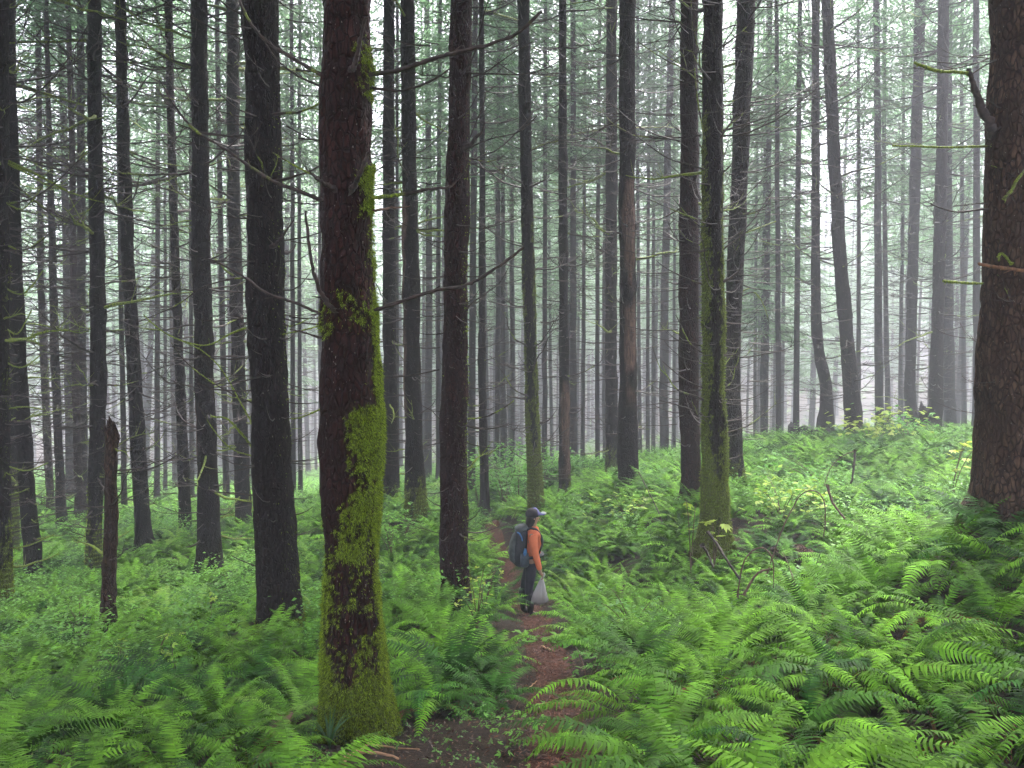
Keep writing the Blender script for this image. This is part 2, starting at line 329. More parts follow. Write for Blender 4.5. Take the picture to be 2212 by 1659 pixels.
C = np.array(ctrl); Cxy, Cz, Cl = C[:, :2], C[:, 2], C[:, 3]
def tpsk(r2): return np.where(r2 > 1e-9, .5 * r2 * np.log(r2 + 1e-12), 0)
def d2(a, b): return ((a[:, None, :] - b[None]) ** 2).sum(-1)
n = len(C); A = np.zeros((n + 3, n + 3)); A[:n, :n] = tpsk(d2(Cxy, Cxy)) + np.diag(.12 + Cl * 30)
A[:n, n] = 1; A[:n, n + 1:] = Cxy; A[n, :n] = 1; A[n + 1:, :n] = Cxy.T
W = np.linalg.solve(A, np.concatenate([Cz, [0, 0, 0]]))
pathw = np.array([P(*a)[:2] for a in PATHPX]); pathw = spline(np.vstack([[.45, 1.5], pathw, [-1.2, 30], [-1.6, 40]]), 90)
def pathdist(xy):
    a = pathw[:-1]; b = pathw[1:]; ab = b - a; out = np.full(len(xy), 1e9)
    for i in range(len(a)):
        t = np.clip(((xy - a[i]) @ ab[i]) / (ab[i] @ ab[i]), 0, 1)
        out = np.minimum(out, np.linalg.norm(xy - (a[i] + t[:, None] * ab[i]), axis=1))
    return out
def G(x, y):
    x = np.atleast_1d(np.asarray(x, float)); y = np.atleast_1d(np.asarray(y, float))
    xy = np.stack([x, y], -1).reshape(-1, 2); c = np.clip(xy, [-60, -20], [60, 95])
    z = np.zeros(len(c))
    for s in range(0, len(c), 20000):
        q = c[s:s + 20000]; z[s:s + 20000] = tpsk(d2(q, Cxy)) @ W[:n] + W[n] + q @ W[n + 1:]
    z += np.where(xy[:, 1] > 0, .20, -.08) * (xy[:, 1] - c[:, 1]) + .05 * (xy[:, 0] - c[:, 0])
    p3 = np.stack([xy[:, 0], xy[:, 1], xy[:, 0] * 0], -1)
    z += (vn(p3, .9, 3) - .5) * .16 + (vn(p3, 3.1, 5) - .5) * .05
    near = (np.abs(xy[:, 0]) < 6) & (xy[:, 1] < 42) & (xy[:, 1] > 0)
    if near.any():
        pd = pathdist(xy[near]); z[near] -= .07 * (1 - sstep(.15, .6, pd))
    return z.reshape(x.shape)
def g1(x, y): return float(G(x, y)[0])
def hit(px, py, d0=2.5, d1=60):
    r = ray(px, py); r = r / r[1]
    ds = np.linspace(d0, d1, 400); z = CAMZ + r[2] * ds; g = G(r[0] * ds, ds)
    k = np.argmax(z < g); k = k if z[k] < g[k] else len(ds) - 1
    return r[0] * ds[k], ds[k]

# ground sheet
def axis(lo, a, b, hi, s, gr=1.12):
    m = list(np.arange(a, b, s)); st = s; v = b
    while v < hi: m.append(v); st *= gr; v += st
    m.append(hi); st = s; v = a - s * gr; L = []
    while v > lo: L.append(v); st *= gr; v -= st
    L.append(lo); return np.array(L[::-1] + m)
gx = axis(-150, -8, 8, 150, .13, 1.06); gy = axis(-25, 2.5, 20, 170, .13, 1.05)
X, Y = np.meshgrid(gx, gy); Z = G(X.ravel(), Y.ravel()).reshape(X.shape)
V = np.stack([X, Y, Z], -1).reshape(-1, 3); nx, ny = len(gx), len(gy)
ii = (np.arange(ny - 1)[:, None] * nx + np.arange(nx - 1)[None]).ravel(); Q = np.stack([ii, ii + 1, ii + nx + 1, ii + nx], 1)
gmin = float(Z.min())
tag(ob('ground', mk_mesh('ground', V, Q, M['ground'], True)), kind='structure')
# path sheet
pp = spline(pathw, 500); tg = np.gradient(pp, axis=0); tg /= np.linalg.norm(tg, axis=1)[:, None]; nr = np.stack([-tg[:, 1], tg[:, 0]], 1)
cols = np.linspace(-1, 1, 11); hw = .22 + .04 * np.sin(np.arange(500) * .13)
L_ = pp[:, None] + nr[:, None] * (cols[None, :, None] * (hw[:, None] + (vn(np.stack([pp[:, 0], pp[:, 1], pp[:, 0]], -1), 4) - .5)[:, None] * .2)[:, :, None])
z = G(L_[..., 0].ravel(), L_[..., 1].ravel()).reshape(500, 11) + .012 - .03 * (np.abs(cols)[None] > .95)
V = np.concatenate([L_, z[..., None]], -1).reshape(-1, 3); ii = (np.arange(499)[:, None] * 11 + np.arange(10)[None]).ravel()
tag(ob('path', mk_mesh('path', V, np.stack([ii, ii + 1, ii + 12, ii + 11], 1), M['path'], True)), kind='structure')

# ------------------------------------------------------------------ branches
def branch_mesh(name, L, r0, up, mt, twigs=5, seg=9, n=5, crook=.085):
    """dead branch leaving along +x, first level or drooping, then sweeping up"""
    g = MB(); t = np.linspace(0, 1, seg); a = up * (t ** 1.3) - .12 * (1 - t); s = L / (seg - 1)
    x = np.concatenate([[0], np.cumsum(np.cos(a[1:]) * s)]); zz = np.concatenate([[0], np.cumsum(np.sin(a[1:]) * s)])
    yy = np.cumsum(rng.normal(0, crook * s, seg)); zz = zz + np.cumsum(rng.normal(0, crook * s, seg)); pts = np.stack([x, yy, zz], 1)
    g.add(*tube(pts, r0 * (1 - .78 * t) * rng.uniform(.85, 1.15, seg), n))
    for _ in range(twigs):
        k = rng.integers(2, seg - 1); l = L * rng.uniform(.1, .35) * (1 - .5 * t[k]); az = a[k]
        dr = np.array([math.cos(az) * .7, rng.choice([-1, 1]) * rng.uniform(.3, .9), rng.uniform(-.1, .8)]); dr /= np.linalg.norm(dr)
        q = pts[k] + dr[None] * np.linspace(0, l, 4)[:, None]; q[:, 2] += .15 * l * np.linspace(0, 1, 4) ** 2
        g.add(*tube(q, r0 * .38 * np.array([1, .8, .6, .3]), 3))
    return g.mesh(name, mt, True)
BR = {'n': [branch_mesh('dead_branch', 1, .010, rng.uniform(.1, .8), M['branch'], rng.integers(5, 12)) for _ in range(12)],
      'm': [branch_mesh('mossy_branch', 1, .014, rng.uniform(-.1, .6), M['branch_moss'], rng.integers(3, 7)) for _ in range(6)],
      'p': [branch_mesh('part_mossy_branch', 1, .0095, rng.uniform(.3, .7), M['branch_part'], rng.integers(3, 7)) for _ in range(6)],
      's': [branch_mesh('branch_stub', 1, .03, rng.uniform(.1, .6), M['branch'], 1) for _ in range(4)]}

# ------------------------------------------------------------------ crowns
def crown_mesh(name, H, Rm, dens=.48, low=0.35):
    g = MB(); B, D, S, L, Wd = [], [], [], [], []
    zc = 0
    while zc < H:
        f = zc / H; Lr = Rm * ((1 - f) ** .75) * (low + (1 - low) * min(1, f / .12))
        for _ in range(rng.integers(3, 6)):
            az = rng.uniform(0, 2 * math.pi); l = Lr * rng.uniform(.55, 1.12) + .2; sl = rng.uniform(-.35, .12)
            d = np.array([math.cos(az), math.sin(az), 0]); s = np.array([-d[1], d[0], 0])
            tt = np.linspace(0, 1, 5); pts = np.array([0, 0, zc]) + d[None] * (l * tt)[:, None]; pts[:, 2] += l * (sl * tt - .22 * tt ** 2 + .12 * tt ** 4)
            g.add(*tube(pts, .022 * (1 - .8 * tt), 3))
            k = int(l * 46 * dens)
            u = rng.uniform(.18, 1, k); lat = rng.normal(0, 1, k) * .30 * (1.15 - u) * min(l, 1.8)
            b = np.array([0, 0, zc]) + d[None] * (l * u)[:, None] + s[None] * lat[:, None]
            b[:, 2] += l * (sl * u - .22 * u ** 2 + .12 * u ** 4) - np.abs(lat) * .35 + rng.normal(0, .035, k)
            ang = np.sign(lat) * rng.uniform(.2, 1.1, k)
            dd = d[None] * np.cos(ang)[:, None] + s[None] * np.sin(ang)[:, None]; dd[:, 2] -= rng.uniform(.05, .7, k); dd /= np.linalg.norm(dd, axis=1)[:, None]
            up = rng.normal(0, .35, (k, 3)); up[:, 2] += 1; ss = np.cross(dd, up); ss /= np.linalg.norm(ss, axis=1)[:, None]
            B.append(b); D.append(dd); S.append(ss); L.append(rng.uniform(.12, .30, k)); Wd.append(rng.uniform(.035, .085, k))
        zc += rng.uniform(.22, .55)
    g.add(*kites(np.concatenate(B), np.concatenate(D), np.concatenate(S), np.concatenate(L), np.concatenate(Wd), .15))
    return g.mesh(name, M['needle'])
CR = [crown_mesh('crown', rng.uniform(13, 17), rng.uniform(2.3, 3.3)) for _ in range(6)]
CRD = [crown_mesh('crown', rng.uniform(13, 17), 3.0, 1.25) for _ in range(3)]  # extra-dense crowns for overhead, out of view, shaped to dim the near light
CRL = [crown_mesh('crown_young', rng.uniform(9, 13), rng.uniform(1.9, 2.6), 1.1, .6) for _ in range(3)]

# ------------------------------------------------------------------ far tree variants
def far_trunk(k):
    H = 30; m = 40; zz = np.linspace(-.6, H, m); b = rng.normal(0, .05, 3)
    x = b[0] * np.sin(zz * .11 + k) * 3 + rng.normal(0, .012, m); y = b[1] * np.cos(zz * .13 + k) * 3
    r = 1 - .62 * np.clip(zz, 0, H) / H + .35 * np.exp(-np.clip(zz, 0, 9) / .5)
    pts = np.stack([x, y, zz], 1); pts[:, :2] -= pts[1, :2]
    return pts, r
FT, FB = [], []
for k in range(8):
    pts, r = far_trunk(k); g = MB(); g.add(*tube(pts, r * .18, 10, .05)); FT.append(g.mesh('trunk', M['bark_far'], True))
    g = MB()
    zz = 1.2
    while zz < 14.5:
        for _ in range(rng.integers(2, 6)):
            az = rng.uniform(0, 6.283); l = rng.uniform(.5, 2.0) * min(1.1, .5 + zz / 9); u = rng.uniform(.1, .9); s = 5; t = np.linspace(0, 1, s); a = u * t ** 1.3 - .15
            rr = np.cumsum(np.cos(a)) * l / s; hh = np.cumsum(np.sin(a)) * l / s
            cx = np.interp(zz, pts[:, 2], pts[:, 0]); cy_ = np.interp(zz, pts[:, 2], pts[:, 1])
            q = np.stack([cx + math.cos(az) * rr, cy_ + math.sin(az) * rr, zz + hh], 1)
            g.add(*tube(q, .0105 * (1 - .7 * t) * rng.uniform(.7, 1.3), 3))
        zz += rng.uniform(.14, .38)
    FB.append(g.mesh('dead_branch', M['branch'], True))

# ------------------------------------------------------------------ hero trees
feet = []; LAND = []
def moss_val(pr_ang, zrel, pts, o, whorl):
    """0..1 moss weight before noise; ang 0 = +x (picture right), pi = left; camera side = -pi/2"""
    ca = np.cos(pr_ang)
    m = o.get('er', 0) * np.clip(ca + .15, 0, 1) ** 1.3 + o.get('el', 0) * np.clip(-ca + .15, 0, 1) ** 1.3
    m = m * sstep(9, 5, zrel) if not o.get('hero') else m
    mb = o.get('mb', 0)
    if mb > 0: m = m + .62 * sstep(mb * 1.25, mb * .15, zrel)
    return m
def build_tree(lab, short, d, prof, o, idx):
    base = P(prof[-1][0], prof[-1][1], d); bx = base[0]; bz = g1(bx, d)
    ctl = []                                                      # (z, x, radius)
    for px, py, w in prof:
        q = P(px, py, d); ctl.append((q[2], q[0], w / F * d / 2))
    ctl.sort()
    zs = [c[0] for c in ctl]; xs = [c[1] for c in ctl]; rs = [c[2] for c in ctl]
    sl = (xs[-1] - xs[-3]) / (zs[-1] - zs[-3]); sl = max(-.05, min(.05, sl))
    top = bz + 27; ztop = o.get('top', top)
    zs = [bz - .5] + zs + [top]; xs = [xs[0]] + xs + [xs[-1] + sl * (top - zs[-1])]; rs = [rs[0] * 1.12] + rs + [rs[-1] * .25]
    seg = o.get('seg', 28); dz = o.get('dz', .09); vis = CAMZ + .46 * d + 1
    lev = list(np.arange(bz - .4, vis, dz)) + list(np.arange(vis + .3, top, .8)); lev = np.array(lev)
    if 'top' in o: lev = np.arange(bz - .4, ztop, dz)
    # smooth the profile
    fx = np.interp(lev, zs, xs); fr = np.interp(lev, zs, rs)
    k = max(3, int(.5 / dz)) | 1
    if len(fx) > 2 * k and not o.get('hero'):
        fx = np.convolve(np.pad(fx, k // 2, 'edge'), np.ones(k) / k, 'valid'); fr = np.convolve(np.pad(fr, k // 2, 'edge'), np.ones(k) / k, 'valid')
    hg = lev - bz
    fl = o.get('flare', .20); fr = fr * (1 + fl * 2.2 * np.exp(-np.clip(hg, 0, 9) / .22))
    th = np.arange(seg) / seg * 2 * math.pi
    TH, ZZ = np.meshgrid(th, lev); FR = np.repeat(fr[:, None], seg, 1); FX = np.repeat(fx[:, None], seg, 1)
    HG = ZZ - bz
    cyl = np.stack([np.cos(TH) * FR, np.sin(TH) * FR, ZZ], -1); sp = idx * 3.7
    disp = (vn(cyl * [1, 1, .6] + sp, 3.0) - .5) * .055 * FR / .2 + (vn(cyl * [1, 1, .35] + sp, 16) - .5) * .030 + (vn(cyl * [1, 1, .4] + sp, 42) - .5) * .014
    disp += .30 * FR * np.exp(-np.clip(HG, 0, 9) / .25) * (vn(np.stack([np.cos(TH), np.sin(TH), TH * 0], -1) * 1.5 + sp, 1.3) - .4)   # root ribs
    mo = moss_val(TH, HG, cyl, o, None)
    pat = vn(cyl * [1, 1, .6] + sp, 3.2) * .40 + vn(cyl * [1, 1, .7] + sp, 11) * .30 + vn(cyl + sp, 33) * .30
    if o.get('hero'):
        py = np.array([project(bx, d, q)[1] for q in lev])[:, None] + (vn(cyl, 5) - .5) * 60
        ca = np.cos(TH - .1)
        def band(a, b, soft): return sstep(a - soft, a, py) * sstep(b + soft, b, py)
        mo = .14 * np.clip(ca, 0, 1) * sstep(300, 420, py) + .46 * np.clip(ca - .8, 0, 1) / .2 * sstep(300, 400, py)
        mo += .52 * band(885, 1000, 50) * sstep(-.35, .5, ca) + .40 * band(1095, 1195, 50) * sstep(-1, .2, ca) + .35 * band(1010, 1090, 30) * sstep(-.1, .5, ca)
        mo += .45 * band(130, 190, 40) * sstep(.1, .5, ca) + .5 * band(400, 450, 40) * sstep(.1, .6, ca) + .22 * band(655, 720, 30)
        mo = mo * (.45 + 1.1 * vn(cyl * [1, 1, 1.6] + sp, 5.5)); mo += .16 * band(1200, 1380, 30) + .78 * sstep(1345, 1500, py) + .45 * np.clip(-ca - .5, 0, 1) * 2 * sstep(1050, 1300, py)
    pat = pat * .62 + .38 * vn(cyl * [1, 1, .8] + sp, 62)
    M_ = np.clip(mo + (pat - .52) * (2.3 if o.get('hero') else 1.7) * sstep(0, .2, mo), 0, 1)
    disp += .009 * sstep(.35, .6, M_) * (.5 + vn(cyl, 30))
    rr = FR + disp
    V = np.stack([FX - bx + np.cos(TH) * rr, np.sin(TH) * rr, HG], -1).reshape(-1, 3)
    nl = len(lev); a = (np.arange(nl - 1)[:, None] * seg + np.arange(seg)[None]); b = (np.arange(nl - 1)[:, None] * seg + (np.arange(seg)[None] + 1) % seg)
    Q = np.stack([a, b, b + seg, a + seg], -1).reshape(-1, 4)
    if 'top' in o:                                                # jagged break
        V = V.reshape(nl, seg, 3); V[-1, :, 2] += rng.uniform(-.15, .25, seg); V[-1, :, :2] = V[-1, :, :2] * .8; V = V.reshape(-1, 3)
        capq = np.array([[(nl - 1) * seg + i, (nl - 1) * seg + i + 1, (nl - 1) * seg + seg - 2 - i, (nl - 1) * seg + seg - 1 - i] for i in range(seg // 2 - 1)]); Q = np.vstack([Q, capq])
    root = ob('snag' if 'top' in o else 'conifer_tree', None, loc=(bx, d, bz))
    me = mk_mesh('trunk', V, Q, M[o['mat']], True)
    at = me.attributes.new('moss', 'FLOAT', 'POINT'); at.data.foreach_set('value', M_.ravel().astype(np.float32))
    if 'bare' in o:
        c0, wd, z0, z1 = o['bare']; dd = np.abs((TH + math.pi / 2 - c0 + math.pi) % (2 * math.pi) - math.pi)
        bv = sstep(wd, wd * .5, dd + (vn(cyl, 3) - .5) * 1.1) * sstep(z0 - .4, z0 + .2, HG) * sstep(z1 + .4, z1 - .2, HG + (vn(cyl, 1.5) - .5) * 3) * sstep(.30, .45, vn(cyl, 1.7, 9))
        me.attributes.new('bare', 'FLOAT', 'POINT').data.foreach_set('value', (bv * .85).ravel().astype(np.float32))
    ob('trunk', me, root)
    tag(root, lab, 'dead tree' if 'top' in o else 'tree', 'conifer trunks standing in the ferns')
    # moss fur
    fur = o.get('fur', 110000 if o.get('hero') else 9000 if o.get('mb', 0) >= 1.6 and d < 19 else 3500 if o.get('mb', 0) > 0 and d < 19.5 else 0)
    if fur:
        wgt = (sstep(.30, .75, M_) + .02 * (M_ > .1)).ravel() * (HG.ravel() < vis - bz) * (HG.ravel() > 0)
        if wgt.sum() > 0:
            pi = rng.choice(len(wgt), fur, p=wgt / wgt.sum()); Bp = V[pi] + rng.normal(0, .006, (fur, 3)); t0 = TH.ravel()[pi]
            out = np.stack([np.cos(t0), np.sin(t0), 0 * t0], 1); dd = out * .8 + rng.normal(0, .5, (fur, 3)); dd[:, 2] -= .45; dd /= np.linalg.norm(dd, axis=1)[:, None]
            ss = np.cross(dd, rng.normal(0, 1, (fur, 3))); ss /= np.linalg.norm(ss, axis=1)[:, None]
            s_ = 1 if o.get('hero') else 1.5
            g = MB(); g.add(*kites(Bp, dd, ss, rng.uniform(.008, .026, fur) * s_, rng.uniform(.002, .0048, fur) * s_, .3)); ob('moss', g.mesh('moss', M['moss']), root)
    # crown
    if 'top' not in o:
        cb = rng.uniform(14, 16) if d > 12 else 15; c = ob('crown', random.choice(CRD if d < 18 else CR), root, (float(np.interp(bz + cb, lev, fx)) - bx, 0, cb), (0, 0, random.uniform(0, 6.28)), (1.5, 1.5, 1) if d < 18 else (1, 1, 1))  # near crowns sit above the view, made dense and wide to cast shade
        if d > 8 : tw_ = ob('fine_twig', FB[idx % 8], root, (0, 0, 0), (0, 0, rng.uniform(0, 6.28)), (1.1 if d > 12 else .7,) * 2 + (1,)); tw_['kind'] = 'stuff'
    # branches
    nb = int(o.get('nb', 0) * 1.2); h0 = o.get('h0', 1); hmax = min(vis - bz + 1, 14)
    if 'top' in o: hmax = ztop - bz - .05
    k = 0; wh = h0
    hs_ = []
    while len(hs_) < nb:
        nw = rng.integers(2, 6)
        for _ in range(nw): hs_.append(wh + rng.normal(0, .04))
        wh += rng.uniform(.7, 1.3) * (hmax - h0) / nb * 3.5
        if wh > hmax: wh = h0 + rng.uniform(0, .5)
    for h in hs_[:nb]:
        az = rng.uniform(0, 6.283); rad = float(np.interp(bz + h, lev, fr)); x0 = float(np.interp(bz + h, lev, fx)) - bx
        mossy = rng.random() < o.get('mossbr', .04) * .6; kind = 'm' if mossy else ('p' if rng.random() < .2 else ('s' if rng.random() < .08 else 'n'))
        l = rng.uniform(.35, 1.3) * o.get('bl', 1.5) * (.55 + .55 * min(1, h / 7)); l *= .35 if kind == 's' else 1
        thick = rng.uniform(1.1, 1.8) * (1.5 / max(l, .5)) ** .4 * o.get('thin', 1)
        up = rng.uniform(-.35, .25) + o.get('up', .1) * .8
        ob('branch', random.choice(BR[kind]), root, (x0 + math.cos(az) * rad * .85, math.sin(az) * rad * .85, h), (rng.uniform(-.4, .4), -up, az), (l, l * thick, l * thick if kind != 'n' else l * 1.0))
    feet.append((bx, d, fr[5] + .12)); LAND.append((project(bx, d, bz + .5)[0], short, d, bx))
    return root, lambda zz: (float(np.interp(zz, lev, fx)), float(np.interp(zz, lev, fr)))
roots = []
for i, (lab, short, d, pr, o) in enumerate(T): roots.append(build_tree(lab, short, d, pr, dict(o), i))
# broken snag in front on the left
SN = P(240, 930, 10.4)[2]
snag, _ = build_tree('broken reddish snag with short dead twigs, left of the wide dark trunk', 'the broken snag', 10.4,
   [(243, 900, 27), (241, 1000, 27), (238, 1150, 29), (234, 1300, 31), (233, 1362, 36)], dict(mat='snag', seg=36, dz=.05, nb=14, h0=1.2, bl=1.3, top=SN, mossbr=.15, fur=0), 77)

# explicit limbs: pixel polyline with depths -> real tubes with thickness, parented to their tree
def limb(root, pts, r0, r1, mt, twigs=6, name='branch', n=7, knob=.18):
    W_ = np.array([P(a, b, c) for a, b, c in pts]) - np.array(root.location); s = max(14, len(pts) * 7); q = spline(W_, s)
    q += rng.normal(0, r0 * .12, q.shape); t = np.linspace(0, 1, s); rad = (r0 + (r1 - r0) * t ** .8) * rng.uniform(1 - knob, 1 + knob, s); rad[0] *= 1.6; rad[1] *= 1.25
    g = MB(); g.add(*tube(q, rad, n, .12)); Lt = np.linalg.norm(np.diff(q, axis=0), axis=1).sum()
    for _ in range(twigs):
        k = rng.integers(3, s - 1); dr = (q[min(k + 1, s - 1)] - q[k - 1]); dr /= np.linalg.norm(dr); dr = dr + rng.normal(0, .6, 3); dr /= np.linalg.norm(dr); l = Lt * rng.uniform(.02, .12)
        g.add(*tube(q[k] + dr[None] * np.linspace(0, l, 3)[:, None], rad[k] * np.array([.5, .35, .15]), 4))
    return ob(name, g.mesh('limb', mt, True), root)
M['limb_moss'] = branch_mat('limb_moss_patches', (2.2, .55)); H1 = roots[0][0]
D = 5.6
for pts, r0, r1, mt in [
  ([(712,166,D-.08),(690,160,D-.05),(640,130,D),(590,100,D+.1),(545,55,D+.1),(512,-10,D+.1)], .016, .010, 'limb_moss'),
  ([(712,192,D),(690,185,D+.05),(640,162,D+.2),(600,130,D+.3),(572,92,D+.4)], .012, .005, 'branch'),
  ([(714,434,D-.08),(692,431,D-.1),(640,410,D-.1),(600,396,D-.1),(540,360,D-.1),(480,318,D-.1),(420,280,D-.1),(380,232,D-.1),(357,193,D-.1)], .017, .007, 'limb_moss'),
  ([(716,684,D-.08),(698,680,D-.05),(640,655,D),(580,635,D),(530,600,D),(474,568,D)], .014, .007, 'branch'),
  ([(725,672,D-.19),(708,655,D-.22),(686,615,D-.3),(672,560,D-.35),(659,456,D-.4)], .022, .009, 'branch'),
  ([(722,408,D-.19),(704,398,D-.25),(684,385,D-.35),(667,368,D-.4)], .022, .006, 'branch'),
  ([(714,392,D-.05),(690,384,D+.1),(640,360,D+.1),(590,330,D+.2)], .010, .005, 'branch_part'),
  ([(716,700,D),(698,702,D+.05),(660,712,D+.2),(610,722,D+.3)], .009, .004, 'branch_moss'),
  ([(716,726,D),(695,730,D),(650,716,D),(626,712,D)], .010, .005, 'branch'),
  ([(790,166,D-.06),(806,160,D-.05),(870,150,D-.05),(940,125,D-.1),(1000,110,D-.1),(1060,95,D-.1),(1120,70,D-.1),(1170,24,D-.1)], .019, .010, 'limb_moss'),
  ([(790,192,D),(806,190,D),(870,195,D),(930,175,D),(972,148,D)], .014, .006, 'branch'),
  ([(790,430,D-.06),(808,427,D-.05),(870,420,D-.05),(930,408,D-.1),(972,403,D-.1),(998,374,D-.1)], .017, .007, 'limb_moss'),
  ([(792,458,D),(808,455,D),(850,449,D),(886,446,D)], .015, .005, 'bramble'),
  ([(790,674,D-.06),(808,670,D-.05),(870,650,D-.05),(940,628,D-.1),(1010,615,D-.1),(1070,580,D-.1),(1132,534,D-.1)], .016, .010, 'limb_moss'),
  ([(758,150,D-.17),(766,140,D-.22),(775,100,D-.3),(789,38,D-.4)], .024, .010, 'branch'),
  ([(756,412,D-.18),(766,400,D-.22),(780,370,D-.35),(796,328,D-.4)], .026, .010, 'branch'),
  ([(800,735,D-.1),(808,720,D-.02),(812,690,D),(800,662,D-.02)], .004, .002, 'branch'),
  ([(700,880,D),(655,900,D+.1),(625,905,D+.2)], .008, .004, 'branch_part')]:
    limb(H1, pts, r0, r1, M[mt])
H4 = roots[3][0]; D = 7.2
for pts, r0, r1, mt in [
  ([(2148,290,D-.1),(2130,250,D-.12),(2110,205,D-.15),(2090,150,D-.15)], .050, .022, 'branch'),
  ([(2092,158,D-.15),(2060,155,D-.2),(2020,152,D-.25),(1975,135,D-.25)], .014, .014, 'branch_moss'),
  ([(2092,165,D-.15),(2130,140,D-.2),(2150,130,D-.1),(2080,138,D+.2),(1990,130,D+.3)], .008, .004, 'branch'),
  ([(2150,318,D),(2120,316,D),(2040,318,D),(1928,314,D)], .012, .010, 'branch_moss'),
  ([(2260,590,D-.4),(2200,583,D-.45),(2150,577,D-.5),(2112,570,D-.5)], .020, .014, 'limb_orange'),
  ([(2138,612,D),(2105,612,D),(2070,610,D),(2038,607,D)], .010, .013, 'branch_moss'),
  ([(2250,330,D-.35),(2200,385,D-.4),(2185,412,D-.42),(2168,430,D-.42)], .012, .016, 'branch_moss'),
  ([(2185,570,D-.35),(2170,552,D-.4),(2160,548,D-.4),(2158,562,D-.4)], .010, .012, 'branch_moss'),
  ([(2145,452,D),(2120,452,D),(2080,458,D),(2050,455,D),(2010,440,D)], .012, .006, 'branch'),
  ([(2145,440,D),(2110,440,D),(2060,445,D)], .008, .004, 'branch')]:
    limb(H4, pts, r0, r1, M[mt])
H2 = roots[1][0]; D = 9.4
limb(H2, [(640,150,D),(690,157,D-.1),(697,165,D)], .012, .006, M['branch'])
limb(H2, [(545,985,D),(505,972,D-.2),(470,940,D-.3),(430,880,D-.4)], .010, .005, M['branch_moss'])
limb(H2, [(545,965,D),(520,935,D-.2),(490,905,D-.3),(455,900,D-.3)], .018, .010, M['branch_moss'])
limb(H2, [(545,915,D),(520,870,D),(480,800,D),(440,760,D),(400,740,D)], .012, .006, M['branch_moss'])
limb(H2, [(545,870,D),(500,850,D),(450,820,D),(400,780,D),(370,740,D)], .010, .005, M['branch_part'])
limb(H2, [(540,705,D),(500,720,D),(450,745,D),(400,738,D),(350,715,D),(310,680,D)], .013, .007, M['branch_moss'])
limb(H2, [(560,610,D),(520,600,D),(440,620,D),(380,660,D),(300,695,D)], .011, .006, M['branch_part'])
limb(H2, [(545,1070,D),(505,1065,D),(450,1060,D),(400,1035,D)], .010, .004, M['branch'])
limb(H2, [(558,1225,D),(520,1210,D),(500,1200,D)], .009, .004, M['branch'])
limb(H2, [(540,300,D),(480,292,D),(420,282,D),(360,255,D),(330,240,D)], .013, .006, M['branch'])
limb(H2, [(535,75,D),(480,70,D),(420,40,D),(350,0,D)], .014, .008, M['branch'])
limb(H2, [(540,40,D),(500,20,D),(450,-20,D)], .014, .008, M['branch'])
H3 = roots[2][0]; D = 10.4
limb(H3, [(1012,320,D),(1060,300,D),(1120,285,D),(1160,250,D)], .012, .007, M['branch'])
limb(H3, [(1012,305,D),(1030,260,D),(1045,225,D),(1050,190,D)], .010, .005, M['branch'])
limb(H3, [(1008,170,D),(1050,155,D),(1100,120,D),(1150,90,D)], .012, .006, M['branch'])
limb(H3, [(1010,905,D),(1050,900,D),(1090,880,D),(1110,865,D)], .013, .008, M['branch_part'])
limb(H3, [(1010,665,D),(1025,650,D),(1050,635,D)], .016, .006, M['branch'])
limb(H3, [(955,910,D),(935,890,D)], .010, .005, M['branch'])
H5 = roots[4][0]; D = 12
for pts in [[(1520,170,D),(1480,150,D),(1430,125,D),(1378,90,D)],[(1560,285,D),(1600,250,D),(1640,210,D)],[(1525,500,D),(1490,470,D),(1455,430,D)],[(1522,615,D),(1480,600,D),(1440,580,D),(1418,563,D)],
            [(1522,750,D),(1495,740,D),(1470,735,D)],[(1522,765,D),(1490,740,D),(1460,680,D)],[(1525,840,D),(1480,820,D),(1430,780,D)],[(1525,900,D),(1480,880,D),(1425,865,D)],
            [(1525,480,D),(1470,460,D),(1400,430,D)],[(1522,300,D-.1),(1505,200,D-.3),(1495,60,D-.4),(1492,-20,D-.4)],[(1562,100,D),(1600,70,D),(1650,20,D)],[(1560,540,D),(1600,510,D),(1640,480,D)],
            [(1555,300,D-.2),(1575,270,D-.3),(1590,240,D-.3)]]:
    limb(H5, pts, .015, .006, M[random.choice(['branch', 'limb_moss', 'branch_part'])], 4)
H7 = roots[6][0]; D = 16
limb(H7, [(1600,640,D),(1630,632,D),(1650,660,D),(1662,700,D)], .02, .007, M['branch_part'])
limb(H7, [(1605,505,D),(1640,492,D),(1676,478,D)], .018, .012, M['branch_moss'])
limb(H7, [(1600,630,D),(1620,622,D)], .02, .01, M['branch_moss'])
LBR = roots[20][0]; D = 13
for k in range(9):
    y0 = 420 + k * 95 + rng.uniform(-20, 20); L = rng.uniform(40, 110); limb(LBR, [(8, y0, D), (8 + L * .5, y0 + rng.uniform(-10, 22), D), (8 + L, y0 - rng.uniform(-5, 40), D)], .016, .010, M['branch_moss'], 5)
limb(LBR, [(0,222,D),(60,215,D),(130,150,D),(190,55,D)], .018, .008, M['branch'])
limb(LBR, [(0,440,D),(60,432,D),(120,395,D),(190,325,D)], .018, .008, M['limb_moss'])

